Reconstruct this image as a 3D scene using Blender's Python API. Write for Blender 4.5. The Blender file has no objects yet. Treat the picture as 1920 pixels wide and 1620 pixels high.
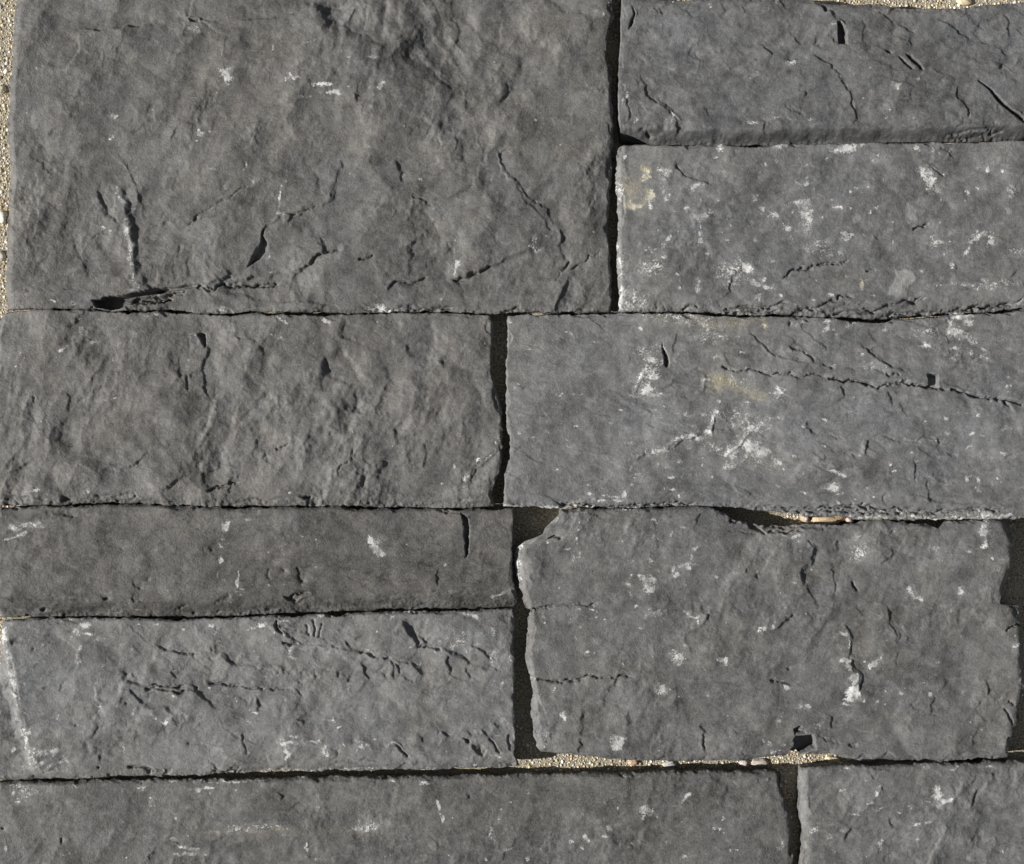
import bpy, math
import numpy as np

# ------------------------------------------------------------------ camera, world, sun, exposure
S = 0.0004167            # metres per unit; 1 unit = 1 px of the 1920 px photograph on the plane of the stone faces
TOP = 50.0               # height of the stone faces above the concrete, in units
DIST = 2600.0            # camera height over the faces, in units
scene = bpy.context.scene
cam_d = bpy.data.cameras.new('camera')
cam = bpy.data.objects.new('camera', cam_d)
scene.collection.objects.link(cam)
cam_d.sensor_width = 36.0
cam_d.lens = 36.0 * DIST / 1920.0
cam_d.clip_start = 0.01
cam_d.clip_end = 100.0
cam.location = (0, 0, (TOP + DIST) * S)
scene.camera = cam

AZ = math.radians(6.0)      # the light travels to the right and this much towards the top of the frame
EL = math.radians(29.0)
lx, ly, lz = math.cos(AZ) * math.cos(EL), math.sin(AZ) * math.cos(EL), -math.sin(EL)
world = bpy.data.worlds.new('World'); scene.world = world
world.use_nodes = True
wn = world.node_tree.nodes; wl = world.node_tree.links
bg = wn['Background']
sky = wn.new('ShaderNodeTexSky'); sky.sky_type = 'NISHITA'; sky.sun_disc = False
sky.sun_elevation = EL
sky.sun_rotation = math.atan2(-lx, -ly)
hs = wn.new('ShaderNodeHueSaturation'); hs.inputs['Saturation'].default_value = .3      # the photograph's white balance
wl.new(sky.outputs['Color'], hs.inputs['Color']); wl.new(hs.outputs['Color'], bg.inputs['Color'])
bg.inputs['Strength'].default_value = 0.038
sun_d = bpy.data.lights.new('sun', 'SUN'); sun_d.energy = 4.8; sun_d.angle = math.radians(0.5)
sun_d.color = (1.0, 0.965, 0.92)
sun = bpy.data.objects.new('sun', sun_d); scene.collection.objects.link(sun)
sun.location = (-lx * 3, -ly * 3, -lz * 3)
from mathutils import Vector
sun.rotation_euler = Vector((lx, ly, lz)).to_track_quat('-Z', 'Y').to_euler()
scene.view_settings.view_transform = 'Standard'
scene.view_settings.look = 'None'
scene.view_settings.gamma = 1.0
scene.view_settings.exposure = 0.47
scene.cycles.max_bounces = 6

# ------------------------------------------------------------------ relief and mineral maps (in units, y down like the stone plan)
M = 200                                  # margin of the maps round the frame
W, H = 1920 + 2 * M, 1620 + 2 * M
rng = np.random.default_rng(11)
f32 = np.float32
FX = np.fft.rfftfreq(W)[None, :].astype(f32); FY = np.fft.fftfreq(H)[:, None].astype(f32)

def spec(lam, power=1.8, lo=0.0, ax=1.0, ang=0.0, seed=0):
    """random field, wavelengths up to lam, falling with frequency; ax > 1 stretches it along ang (degrees, up-right)"""
    r = np.random.default_rng(seed)
    n = np.fft.rfft2(r.standard_normal((H, W)).astype(f32))
    a = math.radians(-ang)
    u = (FX * math.cos(a) + FY * math.sin(a)) * ax
    v = -FX * math.sin(a) + FY * math.cos(a)
    f = np.sqrt(u * u + v * v) * lam
    g = 1.0 / (1.0 + f ** 2) ** (power / 2 + .5)
    if lo > 0:
        g = g * np.exp(-(np.sqrt(FX * FX + FY * FY) * lo) ** 2)
    o = np.fft.irfft2(n * g, s=(H, W)).astype(f32)
    o -= o.mean()
    return o / o.std()

def ss(x):
    x = np.clip(x, 0, 1)
    return x * x * (3 - 2 * x)

warpx = spec(40, 1.6, 0, seed=3) * 2.2 + spec(9, 1.6, 0, seed=5) * .55
warpy = spec(40, 1.6, 0, seed=4) * 2.2 + spec(9, 1.6, 0, seed=6) * .55
height = np.zeros((H, W), f32)
fleck_rimlight = np.zeros((H, W), f32)           # white lichen and lime, also light painted on sunward stone edges
tan = np.zeros((H, W), f32)             # ochre lichen
tone = np.zeros((H, W), f32)            # mineral lightness, also painted rim light and shade of slopes
warm = np.zeros((H, W), f32)            # brown / blue cast
view = [0, 0, 1.0]

def V(ox, oy, k):
    view[:] = [ox, oy, k]

def P(s):
    a = np.array([[float(c) for c in p.split(',')] for p in s.split()], float)
    a[:, 0] = view[0] + a[:, 0] / view[2]; a[:, 1] = view[1] + a[:, 1] / view[2]
    return a

def window(a, pad):
    x0 = max(0, int(a[:, 0].min() - pad) + M); x1 = min(W, int(a[:, 0].max() + pad) + M + 1)
    y0 = max(0, int(a[:, 1].min() - pad) + M); y1 = min(H, int(a[:, 1].max() + pad) + M + 1)
    if x1 <= x0 or y1 <= y0: return None
    sl = (slice(y0, y1), slice(x0, x1))
    yy, xx = np.mgrid[y0:y1, x0:x1].astype(f32)
    return sl, xx - M + warpx[sl], yy - M + warpy[sl]

def dist(a, X, Y):
    """distance, signed side and running parameter of the polyline a"""
    best = np.full(X.shape, 1e9, f32); side = np.zeros(X.shape, f32); par = np.zeros(X.shape, f32)
    seg = np.hypot(*(a[1:] - a[:-1]).T); tot = seg.sum(); acc = 0
    for i in range(len(a) - 1):
        dx, dy = a[i + 1] - a[i]; L2 = dx * dx + dy * dy + 1e-6
        t = np.clip(((X - a[i, 0]) * dx + (Y - a[i, 1]) * dy) / L2, 0, 1)
        px = X - a[i, 0] - t * dx; py = Y - a[i, 1] - t * dy
        d = np.hypot(px, py)
        m = d < best
        best = np.where(m, d, best)
        side = np.where(m, np.sign(dx * (Y - a[i, 1]) - dy * (X - a[i, 0])), side)
        par = np.where(m, (acc + t * seg[i]) / tot, par)
        acc += seg[i]
    return best, side, par

def scarp(s, A=3, w=3, R=30, flip=0, ends=.16):
    """a broken edge of a flake: the ground steps down on the side away from the sun and climbs back over R"""
    a = P(s)
    A = A * (.6 if w < 8 else 1.0); w = max(1.6, w * .62) if w < 8 else w
    w = max(w, abs(A) * 1.5)
    r = window(a, w + 4 * R)
    if r is None: return
    sl, X, Y = r
    d, sd, t = dist(a, X, Y)
    ex, ey = a[-1] - a[0]
    # right-hand side (y down): normal (-ey, ex)
    lit = (-ey) * math.cos(AZ) - ex * math.sin(AZ)
    low = 1 if lit > 0 else -1
    if flip: low = -low
    d = d * sd * low
    e = ss(t / ends) * ss((1 - t) / ends) if ends > 0 else 1
    R = R * 1.5
    Lt = float(np.hypot(*(a[1:] - a[:-1]).T).sum()); kn = max(3, int(Lt / 14))
    rn = np.random.default_rng(int(a.sum() * 7) & 0xffff).uniform(.45, 1.5, kn + 1)
    A = A * 1.2 * np.interp(t * kn, np.arange(kn + 1), rn)
    height[sl] += e * A * np.where(d > 0, .45 - ss(d / w) , .45) * np.exp(-np.where(d > 0, np.clip(d - w, 0, None), -d) / R)

def groove(s, A=3, w=2.0, ends=.12):
    a = P(s); w = max(1.5, w * .75); 
    if A < 2.3: A = A * (1.1 if A > 0 else 1)
    elif A < 4.9 and w < 3:                       # narrow splits are as deep as they need to be to look open
        dx, dy = a[-1] - a[0]; rel = abs(math.sin(math.atan2(-dy, dx) - AZ))
        A = min(7.5, max(A * 1.25, .62 * A * w / (1.8 * max(rel, .12))))
    r = window(a, w * 4)
    if r is None: return
    sl, X, Y = r
    d, sd, t = dist(a, X, Y)
    height[sl] -= A * ss(t / ends) * ss((1 - t) / ends) * np.exp(-(d / w) ** 2)

def ridge(s, A=2, w=5.0):
    groove(s, -A, w)

def pit(s, A=20, soft=2.5):
    a = P(s); b = np.vstack([a, a[:1]]); r = window(a, soft + 4)
    if r is None: return
    sl, X, Y = r
    X = X - warpx[sl] * .5; Y = Y - warpy[sl] * .5
    ins = np.zeros(X.shape, bool)
    for i in range(len(a)):
        (x0, y0), (x1, y1) = b[i], b[i + 1]
        if y0 != y1:
            c = ((y0 > Y) != (y1 > Y)) & (X < (x1 - x0) * (Y - y0) / (y1 - y0) + x0)
            ins ^= c
    d, _, _ = dist(b, X, Y)
    height[sl] -= A * ss(d / soft) * ins

def lump(s, A):
    """'x,y,rx,ry,rot ...' smooth swellings (A > 0) or hollows"""
    for q in s.split():
        c = [float(v) for v in q.split(',')] + [0]
        blob(height, c[0], c[1], c[2], c[3], c[4], A * 1.6 if max(c[2], c[3]) / view[2] > 14 else A)

def blob(arr, x, y, rx, ry, rot, v, warp=True):
    x = view[0] + x / view[2]; y = view[1] + y / view[2]; rx /= view[2]; ry /= view[2]
    r = window(np.array([[x, y]]), 2.6 * max(rx, ry))
    if r is None: return
    sl, X, Y = r
    c, s_ = math.cos(math.radians(-rot)), math.sin(math.radians(-rot))
    u = (X - x) * c + (Y - y) * s_; w = -(X - x) * s_ + (Y - y) * c
    arr[sl] += v * np.exp(-(u / rx) ** 2 - (w / ry) ** 2)

def F(s, d=.88):
    for q in s.split():
        c = [float(v) for v in q.split(',')] + [0, 0]
        blob(fleck_rimlight, c[0], c[1], max(c[2], 2.2 * view[2]), max(c[3], 2.2 * view[2]), c[4], d)

def FL(s, w=3, d=.8):
    a = P(s); r = window(a, w * 3)
    if r is None: return
    sl, X, Y = r
    dd, _, _ = dist(a, X, Y)
    fleck_rimlight[sl] += d * np.exp(-(dd / w) ** 2)

def disc(s, v):
    """a flat pale lichen disc or scab with its own outline"""
    a = P(s); b = np.vstack([a, a[:1]]); r = window(a, 6)
    if r is None: return
    sl, X, Y = r
    ins = np.zeros(X.shape, bool)
    for i in range(len(a)):
        (x0, y0), (x1, y1) = b[i], b[i + 1]
        if y0 != y1: ins ^= ((y0 > Y) != (y1 > Y)) & (X < (x1 - x0) * (Y - y0) / (y1 - y0) + x0)
    d, _, _ = dist(b, X, Y)
    m = ss(.5 + d * np.where(ins, 1, -1) / 2.4)
    tone[sl] += v * m; height[sl] += .5 * m; warm[sl] += .5 * m

def layer(arr, s, v):
    if arr is tone: v = v * 1.5
    for q in s.split():
        c = [float(t) for t in q.split(',')] + [0]
        blob(arr, c[0], c[1], c[2], c[3], c[4], v)


# ------------------------------------------------------------------ marks of every stone, read off the photograph
# --- large top left stone
V(0, 0, 2.7)
scarp('350,380 400,260 400,150 600,145 780,130', 2.2, 4, 50, 1)
scarp('400,150 600,143 780,128', 2.5, 3, 22)
scarp('930,85 1010,100 1000,115', 4, 3, 18)
scarp('1170,100 1300,105 1420,95 1590,60', 1.8, 4, 30)

scarp('235,400 225,330 260,310', 1.5, 4, 30, 1)
scarp('890,290 960,240', 1.5, 4, 20); scarp('1590,0 1600,110 1640,190 1728,215', 7, 30, 30)
scarp('600,920 650,880 700,980 720,1050 730,1110', 2.2, 3, 24)
scarp('890,840 895,900 870,970', 1.8, 4, 25); scarp('480,940 520,1030 600,1150', 2.2, 6, 30)
scarp('720,1150 800,1130 850,1105', 2, 4, 20)
groove('920,1155 980,1110 1070,1050 1150,1000 1230,955 1290,930', 3.6, 1.9, .12)
scarp('920,1155 1070,1050 1290,930', 1.6, 3, 40, 1)
groove('355,1225 440,1205 500,1195 560,1190', 2.2, 2.2)
scarp('360,1240 400,1330 440,1420', 1.2, 8, 50)
scarp('470,1240 560,1340', 1.2, 10, 40)

scarp('1540,860 1600,900 1590,980 1500,1100', 1.5, 8, 40)
pit('1352,1135 1335,1165 1322,1215 1310,1260 1280,1310 1232,1362 1255,1352 1325,1300 1352,1268 1356,1225 1340,1190', 7, 2)
scarp('1440,1085 1350,1130 1322,1220 1235,1365', 5, 4, 36)
scarp('1450,1385 1525,1375 1570,1330 1625,1280 1600,1210', 4.5, 5, 36, 0)
groove('1625,1280 1728,1272', 1.2, 2)
scarp('1040,1440 1150,1400 1165,1370', 4, 5, 22); scarp('1220,1400 1350,1410 1400,1370', 3, 3, 20)
groove('1050,1475 1140,1445 1250,1455 1350,1450 1420,1430', 2.6, 2.2)
groove('20,1475 200,1465 420,1455', 1.2, 2.2); scarp('690,1440 720,1440 770,1465', 3, 4, 16)
scarp('910,1240 905,1300', 2, 3, 20); scarp('940,1260 930,1400', 1.5, 8, 30)
lump('700,1540,180,22', 1.5)
groove('640,1525 760,1498 860,1492 880,1485', 3, 3); groove('690,1545 780,1530 870,1518', 3, 2)
lump('700,1540,180,22', 1.5)
lump('150,1000,150,260', 3); lump('230,500,260,120', -1.5); lump('560,760,200,140', -2); lump('1280,650,220,160', 2)
lump('1050,430,120,150', -2.2); lump('150,120,160,160', 3); lump('650,1400,220,90', 2.5); lump('220,1330,190,120', 2)
lump('1200,1080,260,90,30', 2.4); lump('1560,1180,110,100', 2); lump('800,1200,180,80,20', -3)
lump('450,300,120,240,-20', 2); lump('820,900,60,120', -2)
F('970,155,40,25,30 1000,165,25,8 430,268,12,5 808,400,10,22 978,272,8,8 1140,365,50,25 1150,400,45,22 1465,400,22,30 1500,400,25,10 1530,505,30,12')
F('1640,425,55,14 1690,470,50,12,-12 1610,470,12,8 1580,490,20,8 575,585,36,20 560,695,24,16,40 545,710,15,8 1000,655,25,10,-40 1020,680,24,12 1000,710,10,8 1070,665,16,6')
F('1085,865,22,12,-15 1150,950,28,18,-30 1238,850,12,40 1285,915,14,16 570,930,12,14 310,1030,9,22 1440,912,10,10 1300,1035,10,28,-20')
FL('585,955 640,1030', 3, .9); FL('640,1045 690,1055', 3, .8); FL('1422,930 1415,1080', 3, 1.0); F('1430,1075,24,14 515,1165,18,20 560,1170,16,14 640,1110,8,8', 1.0)
FL('640,1140 652,1200 655,1280 665,1350 680,1420 690,1460', 5.5, .95); F('648,1175,18,30 662,1230,14,20')
F('660,1478,24,8 380,1530,20,15 265,1525,12,8 55,1490,9,16 1360,1305,8,22,-30 1375,1375,26,9,25 790,1590,10,10 740,1605,12,10 1560,215,18,7,20 1595,200,12,8 1118,255,7,22 1380,250,8,22')
F('1325,420,10,8 1500,915,22,6 1620,550,8,8 770,550,14,8,-30 965,318,6,5', .8)
V(620, 0, 2.7)
scarp('-90,0 -70,60 -30,130 40,190 150,235 290,250', 7, 40, 70, 0, .1); groove('-10,60 30,110 120,160 230,205 300,215 400,180 455,110', 1.3, 4); scarp('300,260 360,190 450,110 560,40 620,-40', 9, 44, 60)
scarp('60,20 180,20 260,50', 1.5, 4, 26); 
lump('190,60,120,90', 1.6); lump('420,260,60,120,-20', -1.5)
scarp('600,90 640,140 645,190 625,215', 3.5, 3, 22); scarp('640,190 620,240 600,245', 3.5, 3, 18)
scarp('900,240 890,300 800,420 720,560', 1.4, 12, 40, 1)
scarp('925,270 940,320 920,370 840,480 790,560', 5.5, 16, 40)
scarp('480,330 495,380 600,470 700,470', 2.6, 18, 50)
scarp('850,240 870,160 880,90', 1.4, 8, 30, 1)
scarp('935,735 880,750 850,790 860,860 900,910 950,950', 3, 4, 30, 1)
scarp('935,735 880,748 848,795 862,860', 3, 3, 14)
scarp('900,910 970,1000 1040,1080 1110,1150 1155,1200', 2.4, 4, 30)
scarp('1160,1180 1155,1260 1165,1330', 4, 4, 28); scarp('1170,1160 1160,1230', 2.4, 3, 18)
groove('1165,1370 1200,1325', 3.2, 3); pit('1170,1366 1200,1322 1210,1325 1190,1360',5,2); pit('1210,1370 1260,1335 1262,1342 1225,1372', 5, 2)
groove('1210,1370 1260,1340 1340,1285 1370,1265', 2.6, 2.4); groove('1140,1425 1165,1375', 2.4, 2.4)
scarp('440,1050 560,1010 680,970 800,960', 1.8, 6, 46); scarp('330,810 350,880', 1.2, 6, 25)
scarp('200,1040 250,990 340,930', 1.4, 7, 30); scarp('115,460 140,530', 3, 5, 24)
scarp('0,1280 60,1275', 1.2, 3, 20)
groove('138,1313 220,1290', 3, 1.7, .1); scarp('400,1200 405,1270 380,1400', 2, 9, 36); scarp('545,1200 640,1300', 1.6, 6, 30)
scarp('610,1425 660,1410 740,1380 830,1330', 4, 5, 26); groove('612,1427 660,1408 730,1380', 3, 2.6)
groove('300,1450 330,1430 440,1435 510,1420', 2.6, 3); scarp('280,1460 320,1430', 2.5, 4, 20)
groove('480,1575 560,1555 620,1560', 5, 4); groove('850,1588 900,1570 960,1545', 4, 3)
scarp('1060,0 1150,60 1290,100 1330,180', 2, 14, 40); scarp('960,120 1050,180 1160,240', 1.8, 14, 40, 1)
lump('1000,600,160,220,20', 2.5); lump('720,760,110,140', -2.5); lump('700,1180,240,130', 2.5); lump('1260,1100,90,260', 2)
lump('930,800,70,70', 2); lump('330,1000,150,100', 2); lump('1000,100,160,80', 2.4); lump('560,1330,160,60,20', -2.5); lump('860,1500,300,50', 2.4); lump('150,1500,130,50', 2)
F('230,290,40,10 100,290,20,8 90,430,14,10 15,470,40,14 265,425,28,22 265,445,14,14 200,445,8,8 800,312,8,8 830,312,6,6 1040,610,10,8 1028,842,10,8 1070,355,6,5 520,1063,5,5 823,910,6,5')
F('640,1340,20,34,-10 625,1390,6,18 1040,1195,14,22 1095,1195,10,12 1035,1240,24,24 1060,1265,26,10 1000,1255,14,12 1410,20,8,20 1385,65,18,8,-30 1340,50,14,6 250,1560,60,22 240,1500,22,14 560,1510,12,8 1200,1565,24,10 370,878,10,7,-30 450,905,10,14 1300,430,6,6 1440,200,5,5 1045,1020,14,16')
FL('245,1210 300,1300',6,.35); FL('30,700 70,740', 6, .2)
layer(tone, '300,600,80,60 1010,110,160,60 1200,630,90,90 470,60,60,120 120,80,90,60', .10)
layer(tone, '1150,200,60,60 660,300,60,50 880,1100,60,50', .08); layer(tone, '420,260,60,110 300,240,160,50 560,480,200,60', -.12)  # dark patches paint the shade on slopes round the crescent
layer(warm, '1080,180,240,120 880,330,80,60 720,560,70,70 1180,760,80,50', .7)
V(0, 0, 2.7)
layer(tone, '250,40,200,80 130,900,120,170 230,1000,120,100 700,60,240,60 1480,110,130,70 1450,1290,90,70 1500,720,70,70', .12)
layer(tone, '480,250,90,140 960,560,300,120 1320,150,80,90 420,1250,70,90 1000,1290,70,70 200,650,120,60', -.09)
layer(warm, '560,155,180,30 390,250,50,90 1180,400,320,260 1000,950,130,120 600,1160,40,60 950,1300,60,90', .6)
FL('1010,800 1015,960', 12, .25); FL('1050,820 1060,950', 10, .25)

# --- upper right stone
V(1140, 0, 2.4615)
pit('108,20 124,60 122,105 95,155 100,120 112,70', 11, 2.5); scarp('90,10 125,70 95,160', 3, 6, 20)
scarp('70,20 75,110', 3, 6, 20, 1)
scarp('220,40 240,75', 2.5, 3, 16); scarp('235,30 262,80', 2.5, 3, 16); scarp('350,35 400,85', 2.5, 4, 20); scarp('520,10 535,50 510,80', 3, 3, 18)
scarp('610,20 630,60', 2, 3, 15); scarp('780,0 820,50', 3, 3, 16)
scarp('940,0 990,40 1060,100 1100,140', 6, 5, 26); pit('985,15 1015,40 1020,60 1000,50', 6, 2.5)
pit('1058,100 1075,102 1100,150 1104,206 1066,206 1062,160', 20, 2.5); scarp('1020,155 1048,205', 3, 3, 16)
scarp('1170,70 1165,190 1190,210', 1.8, 3, 24); scarp('1245,55 1300,100 1305,110', 2, 3, 24); scarp('1335,118 1380,140 1415,165', 3.4, 3, 20); scarp('1380,150 1392,210', 2, 4, 20)
scarp('1280,5 1318,38', 4.5, 3, 18); scarp('1520,85 1580,130 1640,175 1670,185', 3.4, 3, 26); scarp('1670,185 1740,190 1800,220 1860,275', 3.4, 3, 30)
scarp('1590,235 1660,265 1720,290', 2.2, 3, 20); scarp('1830,70 1850,110 1840,180', 3, 4, 24)
lump('1790,296,20,12', 3); lump('1890,280,16,10',2.4); scarp('1795,285 1815,295 1800,315', 3.4, 3, 12)
scarp('830,150 890,205', 3, 4, 22); scarp('960,160 950,210', 3, 3, 12); scarp('685,190 730,235 770,265', 3.6, 4, 24)
scarp('770,265 850,285 920,265 1010,285 1050,320 1070,370', 3.2, 4, 40); scarp('1060,330 1075,370 1100,400 1125,450 1130,490 1152,540 1130,580', 4.5, 3, 40)
groove('1062,335 1075,370 1100,400 1125,450 1130,490 1152,540 1135,575', 3, 2)
scarp('930,205 1060,250', 2.4, 4, 20); scarp('1080,255 1200,280 1300,310 1400,330', 2, 5, 20)
pit('1372,242 1400,246 1430,285 1462,322 1440,322 1410,295 1390,262', 9, 2); pit('1330,250 1350,256 1390,290 1412,318 1396,318 1360,285', 6, 2); pit('1268,228 1300,232 1308,244 1285,246', 5, 2)
scarp('1460,322 1560,345 1610,370', 1.8, 3, 24); scarp('1620,380 1615,440 1650,490 1658,560', 4.5, 3, 30); groove('1620,385 1614,440 1650,490 1656,560', 3, 2)
pit('1705,368 1730,378 1770,405 1820,455 1870,510 1920,550 1920,575 1880,545 1820,490 1780,440 1745,400', 14, 2.5); scarp('1700,365 1780,420 1920,560', 3, 4, 30)
scarp('1795,470 1785,500 1805,535', 3.5, 3, 14)
scarp('150,345 168,395 175,435 230,480', 4, 3, 28); scarp('220,465 270,500 320,535 350,575', 6, 4, 24); groove('175,435 270,500 345,572', 2.6, 2)
scarp('85,450 100,510 95,560', 3, 3, 20); scarp('135,370 130,410', 2, 3, 14); scarp('440,485 460,520 465,545', 2, 3, 15)
scarp('160,265 200,300 380,325', 2.4, 4, 20, 1); scarp('200,262 300,275 420,300', 2, 4, 16); scarp('360,230 400,270 440,280', 2.4, 3, 16); scarp('580,230 640,250', 2, 3, 15); scarp('400,235 415,275', 2, 3, 12)
lump('885,432,32,14,10', 3); scarp('870,410 905,430 900,445', 3, 4, 12); groove('810,485 910,528', 1.8, 2); groove('835,484 900,522', 1.4, 2)
scarp('700,565 720,560 700,590', 3, 3, 12); scarp('600,330 660,290 740,270', 1.6, 6, 30, 1); scarp('310,560 320,600 300,625', 5, 5, 18)
groove('60,600 200,610 320,600 500,595', 2, 5, .1); lump('170,610,100,18', -3); lump('240,600,30,20',-3); pit('185,592 215,605 200,625 180,612', 6, 3)
lump('400,430,200,60', 1.6); lump('350,140,220,60', 2); lump('1250,140,130,50', 2); lump('1300,420,150,80', 2); lump('1600,130,200,60', 1.6); lump('160,540,120,40', 2)
groove('1560,612 1700,600 1860,600', 3, 2.2); groove('1580,628 1840,622', 3, 2.2); groove('1350,590 1700,575 1850,570', 2, 2.4)
F('770,8,10,12 680,338,12,8 650,365,10,8 850,295,30,14 1040,118,20,6 1210,313,10,8 1425,360,14,10 1455,345,10,6 1290,540,8,10 1315,500,8,8 670,565,24,10 780,545,30,10,-5 845,545,20,10 935,548,12,12 1135,188,6,5 90,440,6,30 475,15,14,8')
F('1320,410,34,20,60 1335,385,22,14 1325,455,9,9 70,470,10,30 300,545,30,30 140,555,20,20', .75)
layer(tone, '100,300,30,200 150,520,120,60 1000,240,100,20 1860,130,70,50 300,200,160,40 1500,60,300,30', .12); layer(tone, '1400,430,120,60 1200,140,80,40', -.08)
layer(warm, '300,130,300,90 900,430,400,80 1600,140,200,90', -.5)

# --- second right stone
V(1140, 240, 2.4615)
scarp('305,150 320,185 360,215 420,240 485,262', 4.5, 3, 26); groove('310,160 350,212 400,232 480,260', 3, 2.2)
scarp('1465,165 1500,180 1548,228', 3.5, 3, 20); groove('1490,178 1546,226', 3, 2.2); groove('1535,90 1605,125', 2, 2.2); groove('1560,95 1590,105', 2, 2)
groove('790,688 850,665 900,650 1000,632 1060,622 1115,610', 3.4, 2.2); pit('850,662 900,645 915,648 880,662', 5, 2)
groove('1395,470 1440,462 1485,452', 2.6, 2.2); groove('1190,658 1228,656', 2.6, 2); scarp('1220,480 1260,520 1300,490', 2.2, 5, 26)
scarp('520,590 600,650 690,735', 1.5, 4, 26, 1); scarp('180,545 300,545 480,550', 1.3, 4, 30, 1); scarp('480,550 560,620', 1.2, 5, 30)
scarp('660,600 740,680 800,740', 1.6, 6, 30); scarp('600,50 700,75 740,70', 3, 4, 12); scarp('560,70 640,100', 3, 3, 12)
scarp('1740,290 1840,280 1905,300', 2, 3, 20); scarp('1850,700 1880,660 1920,640', 3, 6, 30)
groove('340,840 380,810 420,815', 3, 3); groove('520,835 640,825 760,830 840,805', 2.4, 3); groove('540,850 700,845 800,850', 3, 2.4)
groove('870,850 960,830 1060,790 1140,775', 3, 3); groove('960,860 1080,820 1200,800', 2.2, 2.4); groove('1000,865 1160,835 1260,840', 2.6, 2.4); groove('1120,870 1260,830 1400,800 1480,772', 4.5, 3)
pit('1385,810 1430,795 1485,770 1460,795 1420,815', 8, 2); groove('1230,868 1400,850 1560,850 1720,820 1920,815', 3.2, 3); groove('1290,880 1500,862 1600,855', 3, 2.4)
groove('1440,725 1560,725 1700,745', 1.3, 4); groove('1650,835 1800,815 1920,800', 3, 2.6)
scarp('230,80 330,92 400,88', 2, 3, 12); lump('330,470,110,90', -2); lump('1150,520,200,120', -1.5); lump('220,680,150,110', 2); lump('1400,330,260,100', 1.8); lump('1700,640,130,100', 2)
lump('1350,740,26,30', 1); scarp('1595,620 1605,640 1590,650', 3.5, 3, 9)
F('510,95,12,18,-60 780,148,10,10 1105,95,40,20 1425,95,16,16 1170,75,30,9 800,85,40,10 1748,190,10,16 1465,195,34,26,-40 1490,250,26,30 1510,285,20,18 905,250,34,8,10 400,270,36,14,10 270,305,16,40 260,200,30,22')
F('460,395,36,14,30 415,415,28,12 425,500,8,45 440,490,8,20 420,740,14,36,-10 275,520,10,22,-30 715,370,14,20,-40 765,410,28,18,-15 820,455,20,14,-30 910,380,24,46 880,350,44,12 930,440,22,36 905,465,10,10 1060,360,26,8 1110,368,10,7')
F('1095,485,20,16 1120,500,16,12 1085,515,14,10 1410,455,8,8 1452,370,5,8 1860,295,20,24 1813,438,8,8 1735,490,50,16 1680,520,34,14,30 1775,520,12,20 1755,545,7,14 1650,570,24,12,40 1540,530,40,8 1590,632,14,12')
F('640,640,50,9,-40 680,715,40,10,-25 650,630,20,16 720,700,10,10 740,735,40,8,-10 1030,775,24,9 1440,655,12,8 320,685,6,6 960,710,6,6 1035,325,6,6 985,403,8,6 1205,393,7,6 300,382,6,6 75,130,10,16 700,785,20,16 240,470,6,6 320,740,8,6 1650,300,8,12,-40 1130,300,6,6')
F('120,805,70,30 90,770,50,50 200,560,60,16 200,640,70,40 560,640,60,30 960,540,70,30 360,370,24,20 560,690,60,40 1220,140,50,26 1060,95,60,20 690,320,20,20 1900,560,50,20', .42)
disc('1330,655 1370,652 1408,668 1410,705 1385,740 1380,782 1345,788 1288,770 1300,720', .95); disc('1378,350 1402,372 1422,420 1405,432 1382,405 1370,370', .9)
disc('1135,408 1150,400 1166,408 1166,425 1150,436 1135,430', .8); disc('1818,375 1835,358 1858,368 1855,388 1836,396', .85); disc('1568,484 1582,477 1592,488 1580,502 1568,498', .75); disc('1690,190 1705,180 1720,186 1708,198', .9); disc('443,702 452,696 460,704 451,711', .7)
disc('1740,180 1752,184 1762,204 1746,200', .8); disc('340,360 362,350 376,370 358,386 342,376', .4); disc('668,310 690,306 700,324 682,338', .45); disc('685,780 705,770 718,788 700,800', .4)
F('1310,470,6,6 1040,580,60,20 1500,520,40,40 1600,730,200,12,-4 1800,720,120,20 500,860,300,4', .3)
F('525,848,12,18 1645,865,40,10', 1.2)
FL('60,560 60,830', 8, .45); FL('45,200 50,560', 4, .35)  # pale lines paint the light caught by the left edge
layer(tan, '170,205,20,34 190,310,22,26 130,352,40,16 90,352,22,12 160,185,12,10 100,280,46,60', .8); layer(tan, '170,220,16,26 185,320,18,18 125,355,30,11', .9)
layer(tan, '1172,705,13,26', 1.3)
F('1172,710,12,24 190,320,22,20 130,355,32,12 168,210,14,24 110,345,12,8', 1.0)
layer(tone, '110,270,60,70 100,700,60,120 700,90,500,30 1150,140,120,40 1700,760,250,40 1350,720,46,54', .15); layer(tone, '300,450,60,70 500,430,40,60 110,430,50,50 680,550,60,60', -.12)
layer(warm, '120,280,60,60', 1.2); layer(warm, '700,500,700,260', -.35)

# --- second course, left stone
V(0, 560, 3)
pit('1098,196 1150,196 1152,215 1158,262 1148,285 1140,258 1128,236', 12, 2); scarp('1100,196 1150,240 1152,290 1140,370 1130,440 1132,500 1180,590', 4, 3, 36)
groove('1020,205 1100,196', 2, 2); scarp('1020,310 985,390 990,460', 3.2, 4, 26); scarp('1040,420 1050,520', 3.2, 4, 26); scarp('1075,400 1080,450', 2.4, 4, 22)
scarp('1310,200 1360,225 1420,240 1460,265', 2.6, 3, 24); scarp('1460,265 1465,340', 2, 5, 24); scarp('1180,215 1240,212', 1, 3, 20)
scarp('1275,110 1290,180', 3, 7, 24); scarp('480,180 500,240', 2, 4, 20); scarp('280,150 330,180', 1.6, 3, 18)
scarp('375,530 380,600 395,640', 3, 4, 28); groove('195,550 200,590', 2.4, 2.4); scarp('70,460 65,540', 2, 4, 18); scarp('330,720 350,680', 1.6, 4, 22)
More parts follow.
